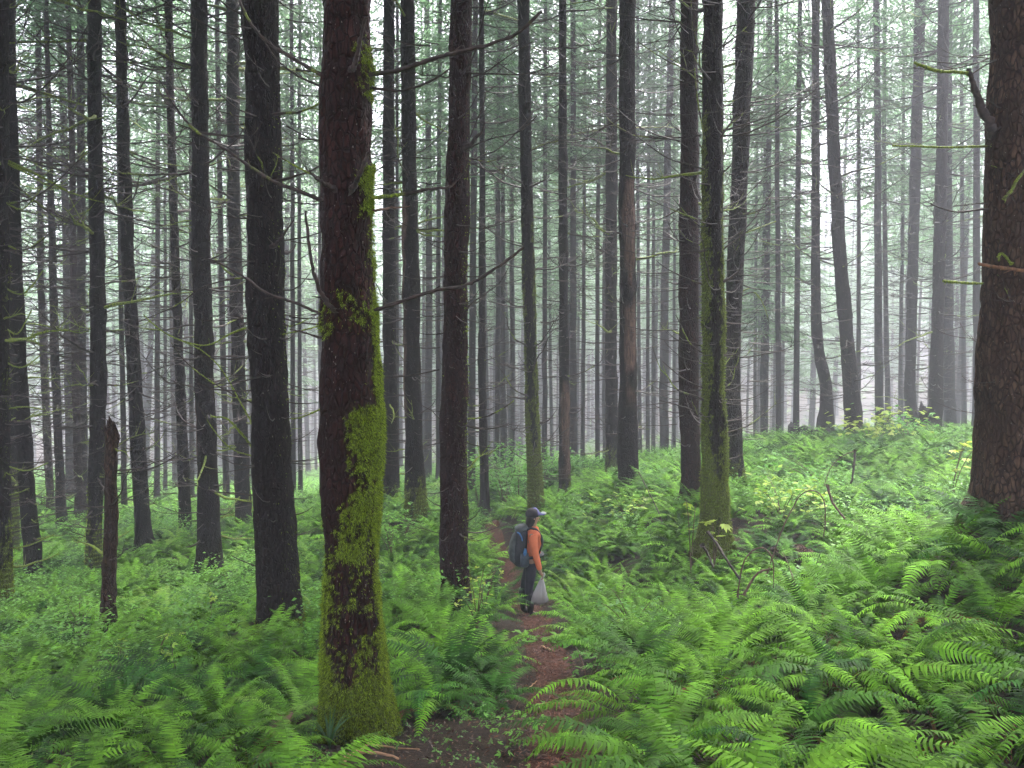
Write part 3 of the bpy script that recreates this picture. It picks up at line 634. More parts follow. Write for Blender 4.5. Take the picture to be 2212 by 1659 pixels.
# second rank + random far trees
far = []
def far_tree(x, y, dia, kind):
    k = rng.integers(0, 8); z = g1(x, y); s = dia / .36; hs_ = rng.uniform(.9, 1.12)
    r = ob('conifer_tree', None, loc=(x, y, z), rot=(rng.normal(0, .008), rng.normal(0, .012), rng.uniform(0, 6.283)))
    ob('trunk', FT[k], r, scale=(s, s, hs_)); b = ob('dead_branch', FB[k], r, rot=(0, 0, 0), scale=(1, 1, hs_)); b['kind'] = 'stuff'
    cb = (rng.uniform(10.5, 13.5) if y < 38 else rng.uniform(8.5, 12.5)) if kind else rng.uniform(4, 7)
    c = ob('crown', random.choice(CR if kind else CRL), r, loc=(0, 0, cb), rot=(0, 0, rng.uniform(0, 6.28)), scale=(rng.uniform(.85, 1.2),) * 2 + (rng.uniform(.95, 1.15),))
    far.append((r, x, y, kind, dia)); return r
for pt, pb, w_, d in T2:
    x = P(pb, 900, d)[0]; xt = P(pt, 0, d)[0]; r = far_tree(x, d, w_ / F * d, 1); r.rotation_euler = (0, math.atan2(xt - x, .55 * d) * 1.0, rng.uniform(0, 0.01))
occ = [(a, b) for a, b, _ in feet] + [(a[1], a[2]) for a in far]
tries = 0
while len(far) < 225 and tries < 60000:
    tries += 1; y = 27 + 62 * rng.random() ** .85; x = rng.uniform(-.74, .74) * y
    if min((x - a) ** 2 + (y - b) ** 2 for a, b in occ) < (2.0 + .010 * y) ** 2: continue
    sx = project(x, y, 0)[0]
    if 20 < sx < 95 and rng.random() < .6: continue                 # the bright opening on the left
    if y < 30 and 1590 < sx < 1700: continue
    far_tree(x, y, rng.uniform(.20, .42), 0 if (1640 < sx < 1960 and rng.random() < .4) or rng.random() < .06 else 1); occ.append((x, y))
for x, y in ((-2.6,-3.2),(2.9,-2.5),(-5.5,.8),(5.8,1.2),(.4,-6.5),(-8.5,-3.5),(8.2,-4),(-4.2,-9),(4.8,-9.5),(-11,2.5),(11,3),(-1,-12),(-12,-9),(12,-9),(7.5,-14),(-7,-15),(1.5,-17),(-16,-2),(16,-1),(-9,6.8),(10,7.5),(-14,9),(15,10),(-18,5),(19,6),(-5.5,-6),(5.5,-6.2),(-9,-7),(9,-6.5),(0,-9.5),(-15,-5),(14,-6),(-4,-13),(4,-13),(-10,-13),(10,-13),(-7.5,3.6),(8,4),(-12.5,6),(13,6.5)):  # unseen conifers added near the camera; broad crowns shade trunks and haze
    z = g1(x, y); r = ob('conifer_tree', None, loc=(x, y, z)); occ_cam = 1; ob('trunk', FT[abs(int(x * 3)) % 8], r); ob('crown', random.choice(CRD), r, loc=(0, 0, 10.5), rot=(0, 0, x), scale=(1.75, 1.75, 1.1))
    tag(r, 'conifer trunk standing out of the picture around the viewer', 'tree', 'unseen shade conifers added around the viewer')
# labels of far trees: between which near trunks they show
LS = sorted([l for l in LAND if l[2] < 21]); buckets = {}
for f in far:
    r, x, y, kind, dia = f; sx = project(x, y, r.location.z + 3)[0]
    i = sum(1 for l in LS if l[0] < sx); buckets.setdefault(i, []).append((sx, f))
def gapname(i):
    if i == 0: return 'left of ' + LS[0][1]
    if i == len(LS): return 'right of ' + LS[-1][1]
    return 'right of ' + LS[i - 1][1]
ORD = ['first', 'second', 'third', 'fourth', 'fifth', 'sixth', 'seventh', 'eighth', 'ninth', 'tenth', 'eleventh', 'twelfth', 'thirteenth', 'fourteenth', 'fifteenth', 'sixteenth', 'seventeenth', 'eighteenth', 'nineteenth', 'twentieth']
ORD += ['twenty-' + x for x in ORD[:9]] + ['thirtieth'] + ['thirty-' + x for x in ORD[:9]] + ['fortieth']
for i, b in buckets.items():
    b.sort(key=lambda t: t[0])
    for k, (sx, (r, x, y, kind, dia)) in enumerate(b):
        tag(r, f"{'slim' if dia < .3 else 'stout'} {'hazy' if y < 45 else 'faint fogged'} conifer, {ORD[min(k, 39)]} {gapname(i)}", 'tree', 'foggy conifers at the back of the forest')

# ------------------------------------------------------------------ ferns
def frond_geo(L, elev, bend, seed_side=0, npin=32, wf=.105, dead=False):
    m = npin + 5; t = np.linspace(0, 1, m); a = elev - bend * t ** 1.15; s = L / (m - 1)
    x = np.concatenate([[0], np.cumsum(np.cos(a[:-1])) * s]); z = np.concatenate([[0], np.cumsum(np.sin(a[:-1])) * s])
    yy = seed_side * (t ** 2) * L
    g = MB(); k = 9; ti = np.linspace(0, m - 1, k).astype(int)
    pts = np.stack([x, yy, z], 1); g.add(*tube(pts[ti], .0035 * (1 - .75 * t[ti]) * (L / .8), 3))
    i = np.arange(5, m - 1); ti = t[i]
    tw = np.clip((ti - ti[0]) / .14, 0, 1) ** .6 * (1 - np.clip((ti - .45) / .57, 0, 1) ** 1.6) * .92 + .08
    W_ = L * wf * tw; T_ = np.stack([np.cos(a[i]), np.gradient(yy)[i] / s, np.sin(a[i])], 1); T_ /= np.linalg.norm(T_, axis=1)[:, None]
    Nn = np.stack([-np.sin(a[i]), 0 * a[i], np.cos(a[i])], 1); Sd = np.cross(Nn, T_)
    tilt = rng.normal(0, .12); 
    for sgn in (-1, 1):
        jit = rng.normal(0, .09, len(i)); D_ = sgn * Sd * np.cos(.28 + jit)[:, None] + T_ * np.sin(.28 + jit)[:, None] + Nn * (rng.normal(-.18, .12, len(i)) + sgn * tilt)[:, None]
        if dead: D_ = D_ * .6 - Nn * .9; 
        D_ /= np.linalg.norm(D_, axis=1)[:, None]; Ws = W_ * rng.uniform(.85, 1.08, len(i))
        B = pts[i]; w_ = np.minimum(s * .88, .028) * (.55 + .45 * tw)
        S_ = np.cross(D_, Nn); S_ /= np.linalg.norm(S_, axis=1)[:, None]
        # six-point blade split in two quads: base, shoulder, tip
        dz = np.zeros_like(B); dz[:, 2] = -1
        b0 = B - S_ * (w_ * .42)[:, None]; b1 = B + S_ * (w_ * .42)[:, None]
        m0 = B + D_ * (Ws * .5)[:, None] - S_ * (w_ * .38)[:, None]; m1 = B + D_ * (Ws * .5)[:, None] + S_ * (w_ * .38)[:, None]
        tp = B + D_ * Ws[:, None] + dz * (Ws * .16)[:, None] + T_ * (Ws * .10)[:, None]
        e0 = tp - S_ * .0008; e1 = tp + S_ * .0008
        V = np.stack([b0, b1, m1, m0, e1, e0], 1).reshape(-1, 3); o_ = np.arange(len(i))[:, None] * 6
        g.add(V, np.vstack([o_ + [0, 1, 2, 3], o_ + [3, 2, 4, 5]]))
    return np.concatenate(g.V), np.concatenate(g.Q)
def rotz(V, a): c, s = math.cos(a), math.sin(a); return V @ np.array([[c, s, 0], [-s, c, 0], [0, 0, 1]])
FR = []
for k in range(10):
    V, Q = frond_geo(1.0, rng.uniform(.9, 1.25), rng.uniform(1.2, 2.1), rng.normal(0, .06), 36, rng.uniform(.085, .105)); FR.append(mk_mesh('frond', V, Q, M['fern']))
FRD = []
for k in range(3):
    V, Q = frond_geo(.85, rng.uniform(.7, 1.1), rng.uniform(2.2, 3.0), rng.normal(0, .1), 26, .05, True); FRD.append(mk_mesh('dead_frond', V, Q, M['fern_dead']))
FRL = [mk_mesh('frond_lime', *frond_geo(.9, 1.0, 1.7, .05, 36, .09), M['fern_lime'])]
def fern_mesh(npin, nf, mt, L0=.62):
    g = MB()
    for k in range(nf):
        L = L0 * rng.uniform(.75, 1.3); V, Q = frond_geo(L, rng.uniform(.55, 1.35), rng.uniform(.9, 2.0), rng.normal(0, .07), npin, rng.uniform(.10, .135))
        g.add(rotz(V, k * 2.4 + rng.uniform(-.4, .4)), Q)
    return g.mesh('fern', mt)
FM = [fern_mesh(26, int(rng.integers(20, 28)), M['fern'], .72) for _ in range(7)]
FML = [fern_mesh(26, 15, M['fern_lime'], .6) for _ in range(2)]
# place individuals: dart throwing, denser & larger close by
spots = []; tries = 0
FT_ = np.array([(a, b, c) for a, b, c in feet])
hx0 = P(1152, 1325, 11.8)[0]
def ok_spot(x, y, r):
    if abs(x - hx0) < .6 and -3.0 < y - 11.8 < .4: return False
    if pathdist(np.array([[x, y]]))[0] < (.50 if y < 6.5 else .58 if y < 9.5 else .40 if y < 12 else .3): return False
    dd = np.hypot(FT_[:, 0] - x, FT_[:, 1] - y) - FT_[:, 2]
    if dd.min() < .12: return False
    px, py = project(x, y, g1(x, y))
    if 640 < px < 1150 and py > 1575: return False                 # bare litter at the foot of the front trunk
    if 800 < px < 1130 and py > 1545: return False
    return True
while len(spots) < 298 and tries < 40000:
    tries += 1; y = 2.5 + 9.6 * rng.random() ** .72; x = rng.uniform(-.78, .78) * (y + .3)
    r = .37 + (.03 if y < 7 else 0)
    if any((x - a) ** 2 + (y - b) ** 2 < r * r for a, b, *_ in spots): continue
    if ok_spot(x, y, r): spots.append((x, y, r))
spots.sort(key=lambda s: s[1])
LS2 = [(l[3], l[2], l[1]) for l in LAND if l[2] < 17] + [(.35, 11.8, 'the hiker')]
cnt = {}; fern_single = []
def slope_rot(x, y, k=.5):
    e = .3; gx_ = (g1(x + e, y) - g1(x - e, y)) / (2 * e); gy_ = (g1(x, y + e) - g1(x, y - e)) / (2 * e)
    return (math.atan(gy_) * k, -math.atan(gx_) * k)
for idx, (x, y, r) in enumerate(spots):
    z = g1(x, y); lime = rng.random() < .10; sx_, sy_ = slope_rot(x, y); s = rng.uniform(.8, 1.15); sz = 'large' if s > 1.03 else 'small' if s < .9 else 'mid-size'
    if idx < 58:
        o = ob('sword_fern', None, loc=(x, y, z - .02), rot=(sx_, sy_, 0)); nf = int(rng.integers(17, 24)); lime = lime and idx % 2
        for k in range(nf):
            me = FRL[0] if lime and rng.random() < .6 else random.choice(FR)
            l = rng.uniform(.55, .98) * s; c = ob('frond', me, o, (rng.normal(0, .03), rng.normal(0, .03), 0), (rng.normal(0, .25), rng.uniform(-.25, .42), k * 2.4 + rng.uniform(-.5, .5)), l)
        for k in range(rng.integers(1, 6)):
            c = ob('dead_frond', random.choice(FRD), o, (0, 0, 0), (0, rng.uniform(-.1, .3), rng.uniform(0, 6.28)), s * rng.uniform(.6, .95)); c['label'] = 'rust-brown dead frond'
    else:
        o = ob('sword_fern', random.choice(FML if lime else FM), loc=(x, y, z - .02), rot=(sx_, sy_, rng.uniform(0, 6.28)), scale=s * (1.0 if y < 9 else .92))
        if not lime: fern_single.append(o)
    q = min(LS2, key=lambda l: (l[0] - x) ** 2 + ((l[1] - y) * .7) ** 2); dx, dy = x - q[0], y - q[1]
    side = ('right of' if dx > 0 else 'left of') if abs(dx) > abs(dy) * .8 else ('in front of' if dy < 0 else 'behind')
    key = (sz, lime, side, q[2]); cnt[key] = cnt.get(key, 0) + 1; kk = cnt[key]
    lb = f"{sz} {'yellow-green' if lime else 'green'} fern {side} {q[2]}" + ('' if kk == 1 else f", {ORD[kk-1]} nearest")
    tag(o, lb, 'fern', 'ferns along the path')

# GN scatter (ground cover that reads as one mass)
def scatter(name, pos, rot, scl, idx, srcs, label, cat):
    me = bpy.data.meshes.new(name); me.vertices.add(len(pos)); me.vertices.foreach_set('co', np.asarray(pos, np.float32).ravel())
    a = me.attributes.new('rot', 'FLOAT_VECTOR', 'POINT'); a.data.foreach_set('vector', np.asarray(rot, np.float32).ravel())
    a = me.attributes.new('scl', 'FLOAT', 'POINT'); a.data.foreach_set('value', np.asarray(scl, np.float32))
    a = me.attributes.new('idx', 'INT', 'POINT'); a.data.foreach_set('value', np.asarray(idx, np.int32))
    o = ob(name, me); g = bpy.data.node_groups.new(name, 'GeometryNodeTree')
    g.interface.new_socket('Geometry', in_out='INPUT', socket_type='NodeSocketGeometry'); g.interface.new_socket('Geometry', in_out='OUTPUT', socket_type='NodeSocketGeometry')
    gi = g.nodes.new('NodeGroupInput'); go = g.nodes.new('NodeGroupOutput'); io = g.nodes.new('GeometryNodeInstanceOnPoints'); jn = g.nodes.new('GeometryNodeJoinGeometry')
    for s in srcs[::-1]:
        oi = g.nodes.new('GeometryNodeObjectInfo'); oi.inputs['Object'].default_value = s; oi.inputs['As Instance'].default_value = True; oi.transform_space = 'ORIGINAL'
        g.links.new(oi.outputs['Geometry'], jn.inputs[0])
    def na(nm, tp):
        x = g.nodes.new('GeometryNodeInputNamedAttribute'); x.data_type = tp; x.inputs[0].default_value = nm; return x.outputs[0]
    g.links.new(gi.outputs[0], io.inputs['Points']); g.links.new(jn.outputs[0], io.inputs['Instance']); io.inputs['Pick Instance'].default_value = True
    g.links.new(na('idx', 'INT'), io.inputs['Instance Index']); g.links.new(na('rot', 'FLOAT_VECTOR'), io.inputs['Rotation']); g.links.new(na('scl', 'FLOAT'), io.inputs['Scale'])
    g.links.new(io.outputs[0], go.inputs[0]); md = o.modifiers.new('scatter', 'NODES'); md.node_group = g
    return tag(o, label, cat, kind='stuff')
def field(nn, y0, y1, pw=.6, margin=.76, pathclear=.42):
    y = y0 + (y1 - y0) * rng.random(nn) ** pw; x = rng.uniform(-margin, margin, nn) * y; xy = np.stack([x, y], 1)
    keep = pathdist(xy) > np.where(y < 24, pathclear, .1)
    dd = np.min(np.hypot(FT_[None, :, 0] - x[:, None], FT_[None, :, 1] - y[:, None]) - FT_[None, :, 2], axis=1); keep &= dd > -.02; keep &= ~((np.abs(x - hx0) < .5) & (y > 8.8) & (y < 12.2))
    xy = xy[keep]; return xy, G(xy[:, 0], xy[:, 1])
srcs = fern_single[:7] if len(fern_single) >= 7 else fern_single
seen = {}; 
for o in fern_single: seen.setdefault(o.data.name, o)
srcs = list(seen.values())
limes = {}
for o in bpy.data.objects:
    if o.name.startswith('sword_fern') and o.data and o.data in FML: limes.setdefault(o.data.name, o)
srcs += list(limes.values())
xy, z = field(6200, 12.8, 62, .70); xy3, z3 = field(3000, 60, 125, .8); xy = np.vstack([xy, xy3]); z = np.concatenate([z, z3]); xy2, z2 = field(1900, 8.0, 26, .8); SP = np.array([(a, b) for a, b, *_ in spots]); kp = np.sqrt(d2(xy2, SP)).min(1) > .42; xy = np.vstack([xy, xy2[kp]]); z = np.concatenate([z, z2[kp]])
k = len(xy); sc_ = rng.uniform(.6, 1.1, k)
scatter('fern_cover', np.column_stack([xy, z - .02]), np.column_stack([rng.normal(0, .12, k), rng.normal(0, .12, k), rng.uniform(0, 6.28, k)]), sc_, rng.integers(0, len(srcs), k), srcs,
        'dense green fern cover over the forest floor back to the foggy trunks', 'fern cover')

# the wood further off, one mass of trunks and crowns closing the view; unseen sides added to keep horizon light out
tr_src = [[c for c in far[k][0].children if c.name.startswith('trunk')][0] for k in range(4)] ; cr_src = {}
for f in far:
    for c in f[0].children:
        if c.name.startswith('crown'): cr_src.setdefault(c.data.name, c)
cr_src = list(cr_src.values()); pts, pi = [], []
while len(pts) < 3400:
    x = rng.uniform(-145, 145); y = rng.uniform(-24, 165)
    if (abs(x) < .74 * y + 5 and y < 88) or math.hypot(x, y) < 19 or (abs(x) < 12 and -16 < y < 0): continue
    if -75 < x < -55 and 60 < y < 120: continue
    z = g1(x, y); pts.append((x, y, z)); pi.append(rng.integers(0, 4)); pts.append((x, y, z + rng.uniform(4, 9))); pi.append(4 + rng.integers(0, len(cr_src)))
k = len(pts); rz = np.repeat(rng.uniform(0, 6.28, k // 2), 2); sc2 = np.repeat(rng.uniform(.9, 1.15, k // 2), 2)
scatter('distant_forest', pts, np.column_stack([np.zeros(k), np.zeros(k), rz]), sc2, pi, tr_src + cr_src, 'distant mass of fogged trunks and crowns closing the forest behind', 'distant forest')

# ------------------------------------------------------------------ leafy shrubs and saplings
def leafy(nst, H, Rr, nleaf, ls, mt, layered=.6, palm=5):
    g = MB(); st = MB(); tips = []
    for k in range(nst):
        az = rng.uniform(0, 6.28); h = H * rng.uniform(.55, 1.0); rr = Rr * rng.uniform(.3, 1)
        pts = spline(np.array([[0, 0, 0], [math.cos(az) * rr * .25, math.sin(az) * rr * .25, h * .5], [math.cos(az) * rr * .7, math.sin(az) * rr * .7, h * .9], [math.cos(az) * rr, math.sin(az) * rr, h]]), 8)
        st.add(*tube(pts, .006 * (1 - .7 * np.linspace(0, 1, 8)) * (1 + H * .6), 3))
        for j in range(3, 8):
            tips.append(pts[j])
    tips = np.array(tips); nl = nleaf; c = tips[rng.integers(0, len(tips), nl)] + rng.normal(0, 1, (nl, 3)) * np.array([.16, .16, .05]) * (Rr / .5)
    az = rng.uniform(0, 6.28, nl)
    B, D_, S_, L_ = [], [], [], []
    nrm = rng.normal(0, .28, (nl, 3)); nrm[:, 2] += 1; nrm /= np.linalg.norm(nrm, axis=1)[:, None]
    for q in range(palm):
        th = az + (q - (palm - 1) / 2) * (1.9 / max(palm - 1, 1)) if palm > 1 else az
        d = np.stack([np.cos(th), np.sin(th), 0 * th], 1); d -= nrm * (d * nrm).sum(1)[:, None]; d /= np.linalg.norm(d, axis=1)[:, None]
        s = np.cross(nrm, d); B.append(c); D_.append(d); S_.append(s); L_.append(ls * rng.uniform(.75, 1.15, nl) * (1 - .25 * abs(q - (palm - 1) / 2) / max((palm - 1) / 2, 1)))
    B = np.concatenate(B); D_ = np.concatenate(D_); S_ = np.concatenate(S_); L_ = np.concatenate(L_)
    g.add(*kites(B, D_, S_, L_, L_ * (.42 if palm > 1 else .6), .15, .5))
    return st.mesh('stem', M['bramble']), g.mesh('foliage', mt)
def plant(px, py, d, kind, H, Rr, nleaf, ls, mt, label, nst=7, palm=3, cat='shrub', group='leafy saplings among the ferns', rise=None):
    if d is None: x, d = hit(px, py)
    else: x = P(px, py, d)[0]
    z = g1(x, d)
    if rise: H = P(px, py, d)[2] - z + rise
    st, fo = leafy(nst, H, Rr, nleaf, ls, mt, palm=palm); o = ob(kind, None, loc=(x, d, z)); ob('stem', st, o); ob('foliage', fo, o)
    return tag(o, label, cat, group)
plant(1090, 965, 23, 'shrub', 2.0, 1.1, 520, .13, M['bright'], 'tall bright leafy bush left of the slender mossy trunk', 12, rise=.15)
plant(1175, 960, 24, 'shrub', 1.9, 1.0, 460, .13, M['bright'], 'bright leafy bush right behind the slender mossy trunk', 12, rise=.15)
plant(1120, 1000, 21.5, 'shrub', 1.5, 1.0, 420, .12, M['shrub'], 'leafy bush at the foot of the far bushes, above the hiker', 10, rise=.15)
plant(1035, 1000, 24, 'shrub', 1.5, .9, 320, .12, M['bright'], 'smaller bush at the left end of the bushes', 9, rise=.15)
plant(1215, 985, 24, 'shrub', 1.3, .8, 260, .12, M['shrub'], 'low bush at the right end of the bushes', 9, rise=.15)
plant(845, 1100, 15, 'sapling', 1.0, .5, 90, .10, M['bright'], 'bright sapling right of the thick mossy front trunk at mid height', 6)
plant(870, 1110, 16, 'sapling', .9, .5, 80, .10, M['shrub'], 'green sapling at the foot of the patchy pale brown trunk', 6)
plant(1030, 1300, 9.2, 'sapling', .85, .28, 26, .075, M['lime'], 'yellow-green sapling at the right foot of the red-brown trunk', 4)
plant(1045, 1240, 10.5, 'sapling', .7, .25, 20, .07, M['bright'], 'small bright sapling between the red-brown trunk and the path', 4)
plant(1192, 1390, 9.5, 'sapling', .12, .26, 20, .12, M['bright'], 'low plant with long pointed leaves right at the boots of the hiker', 5, 1)
plant(1155, 1400, 9.2, 'sapling', .12, .26, 18, .12, M['bright'], 'low plant with long pointed leaves covering the foot of the hiker', 5, 1)
plant(1545, 1050, 11.3, 'sapling', 1.3, .28, 7, .17, M['lime'], 'pale broad-leaved sapling in front of the moss-coated right trunk', 2, 5, rise=.05)
plant(1495, 1055, 11.4, 'sapling', 1.3, .12, 4, .15, M['lime'], 'small pale leaf stem left of the moss-coated right trunk', 2, 5, rise=.05)
plant(1905, 872, 20, 'sapling', 1.5, .3, 10, .2, M['lime'], 'lone bright leaves against the fog between ridge trunks', 2, 5, rise=.05)
plant(2060, 890, 13, 'sapling', 1.5, .4, 14, .16, M['lime'], 'bright leaves on a tall stem left of the big right edge trunk', 3, 5, rise=.1)
plant(1880, 935, 20, 'shrub', 1.0, 1.2, 150, .15, M['lime'], 'wide yellow-green bush crowning the fern ridge', 8, 5)
plant(1960, 945, 20, 'shrub', .9, 1.0, 90, .14, M['bright'], 'bright bush on the ridge right of the yellow-green bush', 8, 5)
plant(1775, 1000, 16, 'shrub', .8, .9, 80, .12, M['bright'], 'bright low shrub below the knee-bent trunk', 8, 5)
plant(1690, 1075, 12.5, 'shrub', .8, .8, 80, .10, M['lime'], 'yellow-green shrub right of the tilted trunk', 8, 5)
plant(1350, 1060, 15, 'shrub', .7, .8, 90, .09, M['lime'], 'yellowing shrub at the foot of the trunk with the bare strip', 8, 5)
plant(330, 1370, 8.4, 'sapling', .7, .22, 10, .085, M['lime'], 'yellow-green leaves above the ferns right of the broken snag', 3, 3, rise=.03)
plant(375, 1390, 8.0, 'sapling', .7, .12, 5, .085, M['lime'], 'few yellow leaves further right of the broken snag', 2, 3, rise=.02)
plant(255, 1370, 8.6, 'sapling', .7, .14, 6, .08, M['lime'], 'pale green leaves touching the foot of the broken snag', 2, 3, rise=.02)
plant(455, 1280, 10.5, 'sapling', .7, .14, 7, .08, M['lime'], 'pale yellow leaves below the rough banded trunk', 2, 3, rise=.02)
plant(1730, 1260, 8.2, 'sapling', .7, .5, 40, .10, M['shrub'], 'green shrub in front of the arching brambles', 5, 3)
plant(1370, 1240, 9.5, 'sapling', .7, .5, 50, .09, M['shrub'], 'leafy shrub right of the hiker', 6, 3)
plant(1270, 1430, 6.8, 'sapling', .35, .4, 60, .07, M['shrub'], 'low leafy plant at the right edge of the path', 6, 3)
plant(1090, 1560, 5.0, 'sapling', .25, .35, 50, .05, M['bright'], 'small bright groundling plant right of the front trunk foot', 6, 3)
# low leafy cover
lc = []
for k in range(4):
    st, fo = leafy(9, rng.uniform(.4, .7), .5, 150, .055, M['shrub'], palm=1); 
    x, y = [(-3.9, 7.6), (3.4, 8.8), (-6.2, 10.8), (5.2, 11.2)][k]
    o = ob('huckleberry_bush', fo, loc=(x, y, g1(x, y))); ob('stem', st, o)
    tag(o, ['small-leaved bush left of the wide dark trunk', 'small-leaved bush below the moss-coated right trunk', 'small-leaved bush left of the broken snag', 'small-leaved bush left of the big right edge trunk'][k], 'shrub', 'small-leaved bushes'); lc.append(o)
xy, z = field(1500, 8, 50, .75, .76, .45); k = len(xy)
sel = vn(np.column_stack([xy, xy[:, 0] * 0]), .25, 4) > .38; xy, z = xy[sel], z[sel]; k = len(xy)
scatter('shrub_cover', np.column_stack([xy, z]), np.column_stack([np.zeros(k), np.zeros(k), rng.uniform(0, 6.28, k)]), rng.uniform(.6, 1.3, k), rng.integers(0, 4, k), lc,
        'low small-leaved shrubs mixed through the ferns of the forest floor', 'shrub cover')
# tiny ground plants beside the path and at the trunk foot, leaf litter, chips
def flat_leaves(name, pts, ls, mt, palm, label, cat, lift=.02, tilt=.35, wr=.6):
    nl = len(pts); c = np.column_stack([pts, G(pts[:, 0], pts[:, 1]) + lift * rng.uniform(.3, 1.2, nl)]); az = rng.uniform(0, 6.28, nl); nrm = rng.normal(0, tilt, (nl, 3)); nrm[:, 2] += 1; nrm /= np.linalg.norm(nrm, axis=1)[:, None]
    g = MB()
    for q in range(palm):
        th = az + q * 6.283 / palm; d = np.stack([np.cos(th), np.sin(th), 0 * th], 1); d -= nrm * (d * nrm).sum(1)[:, None]; d /= np.linalg.norm(d, axis=1)[:, None]
        l = ls * rng.uniform(.5, 1.3, nl); g.add(*kites(c, d, np.cross(nrm, d), l, l * wr, .1, .55))
    return tag(ob(name, g.mesh(name, mt)), label, cat, kind='stuff')
xy, _ = field(30000, 3.2, 14, .7, .74, .0); flat_leaves('leaf_litter', xy, .035, M['litter'], 1, 'brown leaf litter and needles scattered over path and soil', 'leaf litter', .025, .5, .3)
near = pathw[(pathw[:, 1] > 3) & (pathw[:, 1] < 16)]; q = near[rng.integers(0, len(near), 5000)] + rng.normal(0, .16, (5000, 2))
flat_leaves('path_chips', q, .045, M['chip'], 1, 'bark chips and twigs littering the red-brown path', 'bark chips', .04, .35, .22)
xy, _ = field(7000, 3.2, 9, .6, .7, .36); pd = pathdist(xy); px = np.array([project(a, b, g1(a, b)) for a, b in xy]); kp = ((pd < 1.15) | ((px[:, 0] > 600) & (px[:, 0] < 1250) & (px[:, 1] > 1450))) & (vn(np.column_stack([xy, xy[:, 0] * 0]), 2.2, 2) > .5)
flat_leaves('ground_herbs', xy[kp], .026, M['herb'], 3, 'small bright herbs carpeting the soil beside the path', 'herbs', .09, .35, .65)

# ------------------------------------------------------------------ brambles, sticks, stumps, log
def stick(name, pts, r0, r1, mt, label, cat, tw=3, hit_first=True):
    W_ = np.array([P(*a) for a in pts]); o = ob(name, None, loc=tuple(W_[0])); l = limb(o, pts, r0, r1, mt, tw, 'stem'); l.parent = None
    col.objects.unlink(o); bpy.data.objects.remove(o); l.location = tuple(W_[0]); l.name = name; tag(l, label, cat); return l
Da = 9.2; Db = 7.9
stick('arched_bramble', [(1655,1245,Da),(1687,1150,Da),(1711,1100,Da),(1731,1068,Da),(1759,1060,Da-.1),(1779,1080,Da-.2),(1783,1125,Da-.2),(1779,1160,Da-.2)], .009, .006, M['bramble'], 'large grey-brown bramble stem arching over the ferns, upper of the two arches', 'bramble')
stick('arched_bramble', [(1593,1290,Db),(1603,1225,Db),(1619,1196,Db),(1643,1183,Db-.1),(1663,1196,Db-.2),(1671,1225,Db-.2),(1671,1270,Db-.2)], .009, .006, M['bramble'], 'smaller bramble stem arching low over the ferns, lower of the two arches', 'bramble')
stick('dead_stick', [(1530,1150,Db+.3),(1547,1172,Db+.2),(1567,1204,Db),(1597,1250,Db-.1)], .016, .012, M['branch'], 'dark slanting dead stick left of the lower bramble arch', 'stick')
stick('dead_stick', [(1517,1178,Db+.4),(1528,1195,Db+.4),(1541,1225,Db+.3)], .018, .010, M['branch'], 'short black broken stick below the moss-coated right trunk', 'stick')
stick('dead_stick', [(1607,1285,Db-.3),(1635,1240,Db-.3),(1668,1228,Db-.4)], .014, .009, M['bramble'], 'pale bent stick under the lower bramble arch', 'stick')
stick('dead_stick', [(1787,1046,Da+.2),(1799,1086,Da+.1),(1825,1120,Da)], .018, .012, M['bramble'], 'leaning dead stick right of the upper bramble arch', 'stick')
stick('dead_stick', [(1847,972,12.5),(1845,1005,12.4),(1839,1045,12.3)], .020, .016, M['branch'], 'upright black dead stick in the ferns below the leaning ridge trunk', 'stick')
stick('dead_stick', [(1845,975,12.5),(1820,985,12.6),(1795,1010,12.7),(1780,1050,12.7)], .008, .006, M['bramble'], 'thin hooked stick beside the upright black stick', 'stick')
stick('dead_stick', [(2118,1045,8),(2095,1085,8),(2082,1140,8),(2074,1180,8)], .012, .009, M['bramble'], 'thin reddish stem standing left of the big right edge trunk', 'stick')
stick('dead_stick', [(1960,1120,9),(1948,1165,9),(1915,1215,8.9)], .010, .012, M['branch'], 'dark thin stem in the ferns at the right', 'stick')
stick('dead_stick', [(1380,1020,14),(1400,1060,13.6),(1424,1110,13.2),(1432,1140,13)], .009, .009, M['branch'], 'thin arching dark stem above the ferns right of the hiker', 'stick')
def ground_stick(px0, py0, px1, py1, r, label, mt='bramble', name='fallen_stick', lift=.02):
    a = hit(px0, py0, 2.5, 14); b = hit(px1, py1, 2.5, 14); t = np.linspace(0, 1, 9)[:, None]; xy = np.array(a) * (1 - t) + np.array(b) * t
    pts = np.column_stack([xy, G(xy[:, 0], xy[:, 1]) + lift + r]) ; c = pts[0].copy(); g = MB(); pts = pts - c + rng.normal(0, r * .25, pts.shape); g.add(*tube(pts, r * rng.uniform(.75, 1.2, 9) * np.linspace(1, .6, 9), 6, .15))
    return tag(ob(name, g.mesh(name, M[mt], True), loc=tuple(c)), label, 'stick', 'fallen sticks on the forest floor')
M['pale'] = plain('pale_wood', (.42, .24, .14)); M['rot'] = branch_mat('rotten_wood', None, ((.03, .012, .01), (.13, .055, .04)))
ground_stick(1162, 1530, 1246, 1526, .012, 'pale straight stick lying across the path', 'pale')
ground_stick(1170, 1402, 1192, 1410, .014, 'pale wood chip lying on the path below the hiker', 'pale', 'wood_chip')
ground_stick(1140, 1494, 1160, 1478, .008, 'short tan stick at the left side of the path', 'pale')
ground_stick(1135, 1640, 1190, 1645, .010, 'brown stick across the bottom of the path', 'bramble')
ground_stick(740, 1658, 800, 1612, .016, 'tan splintered stick at the foot of the front trunk', 'pale')
ground_stick(770, 1635, 860, 1652, .010, 'thin tan stick crossing the litter below the front trunk', 'pale')
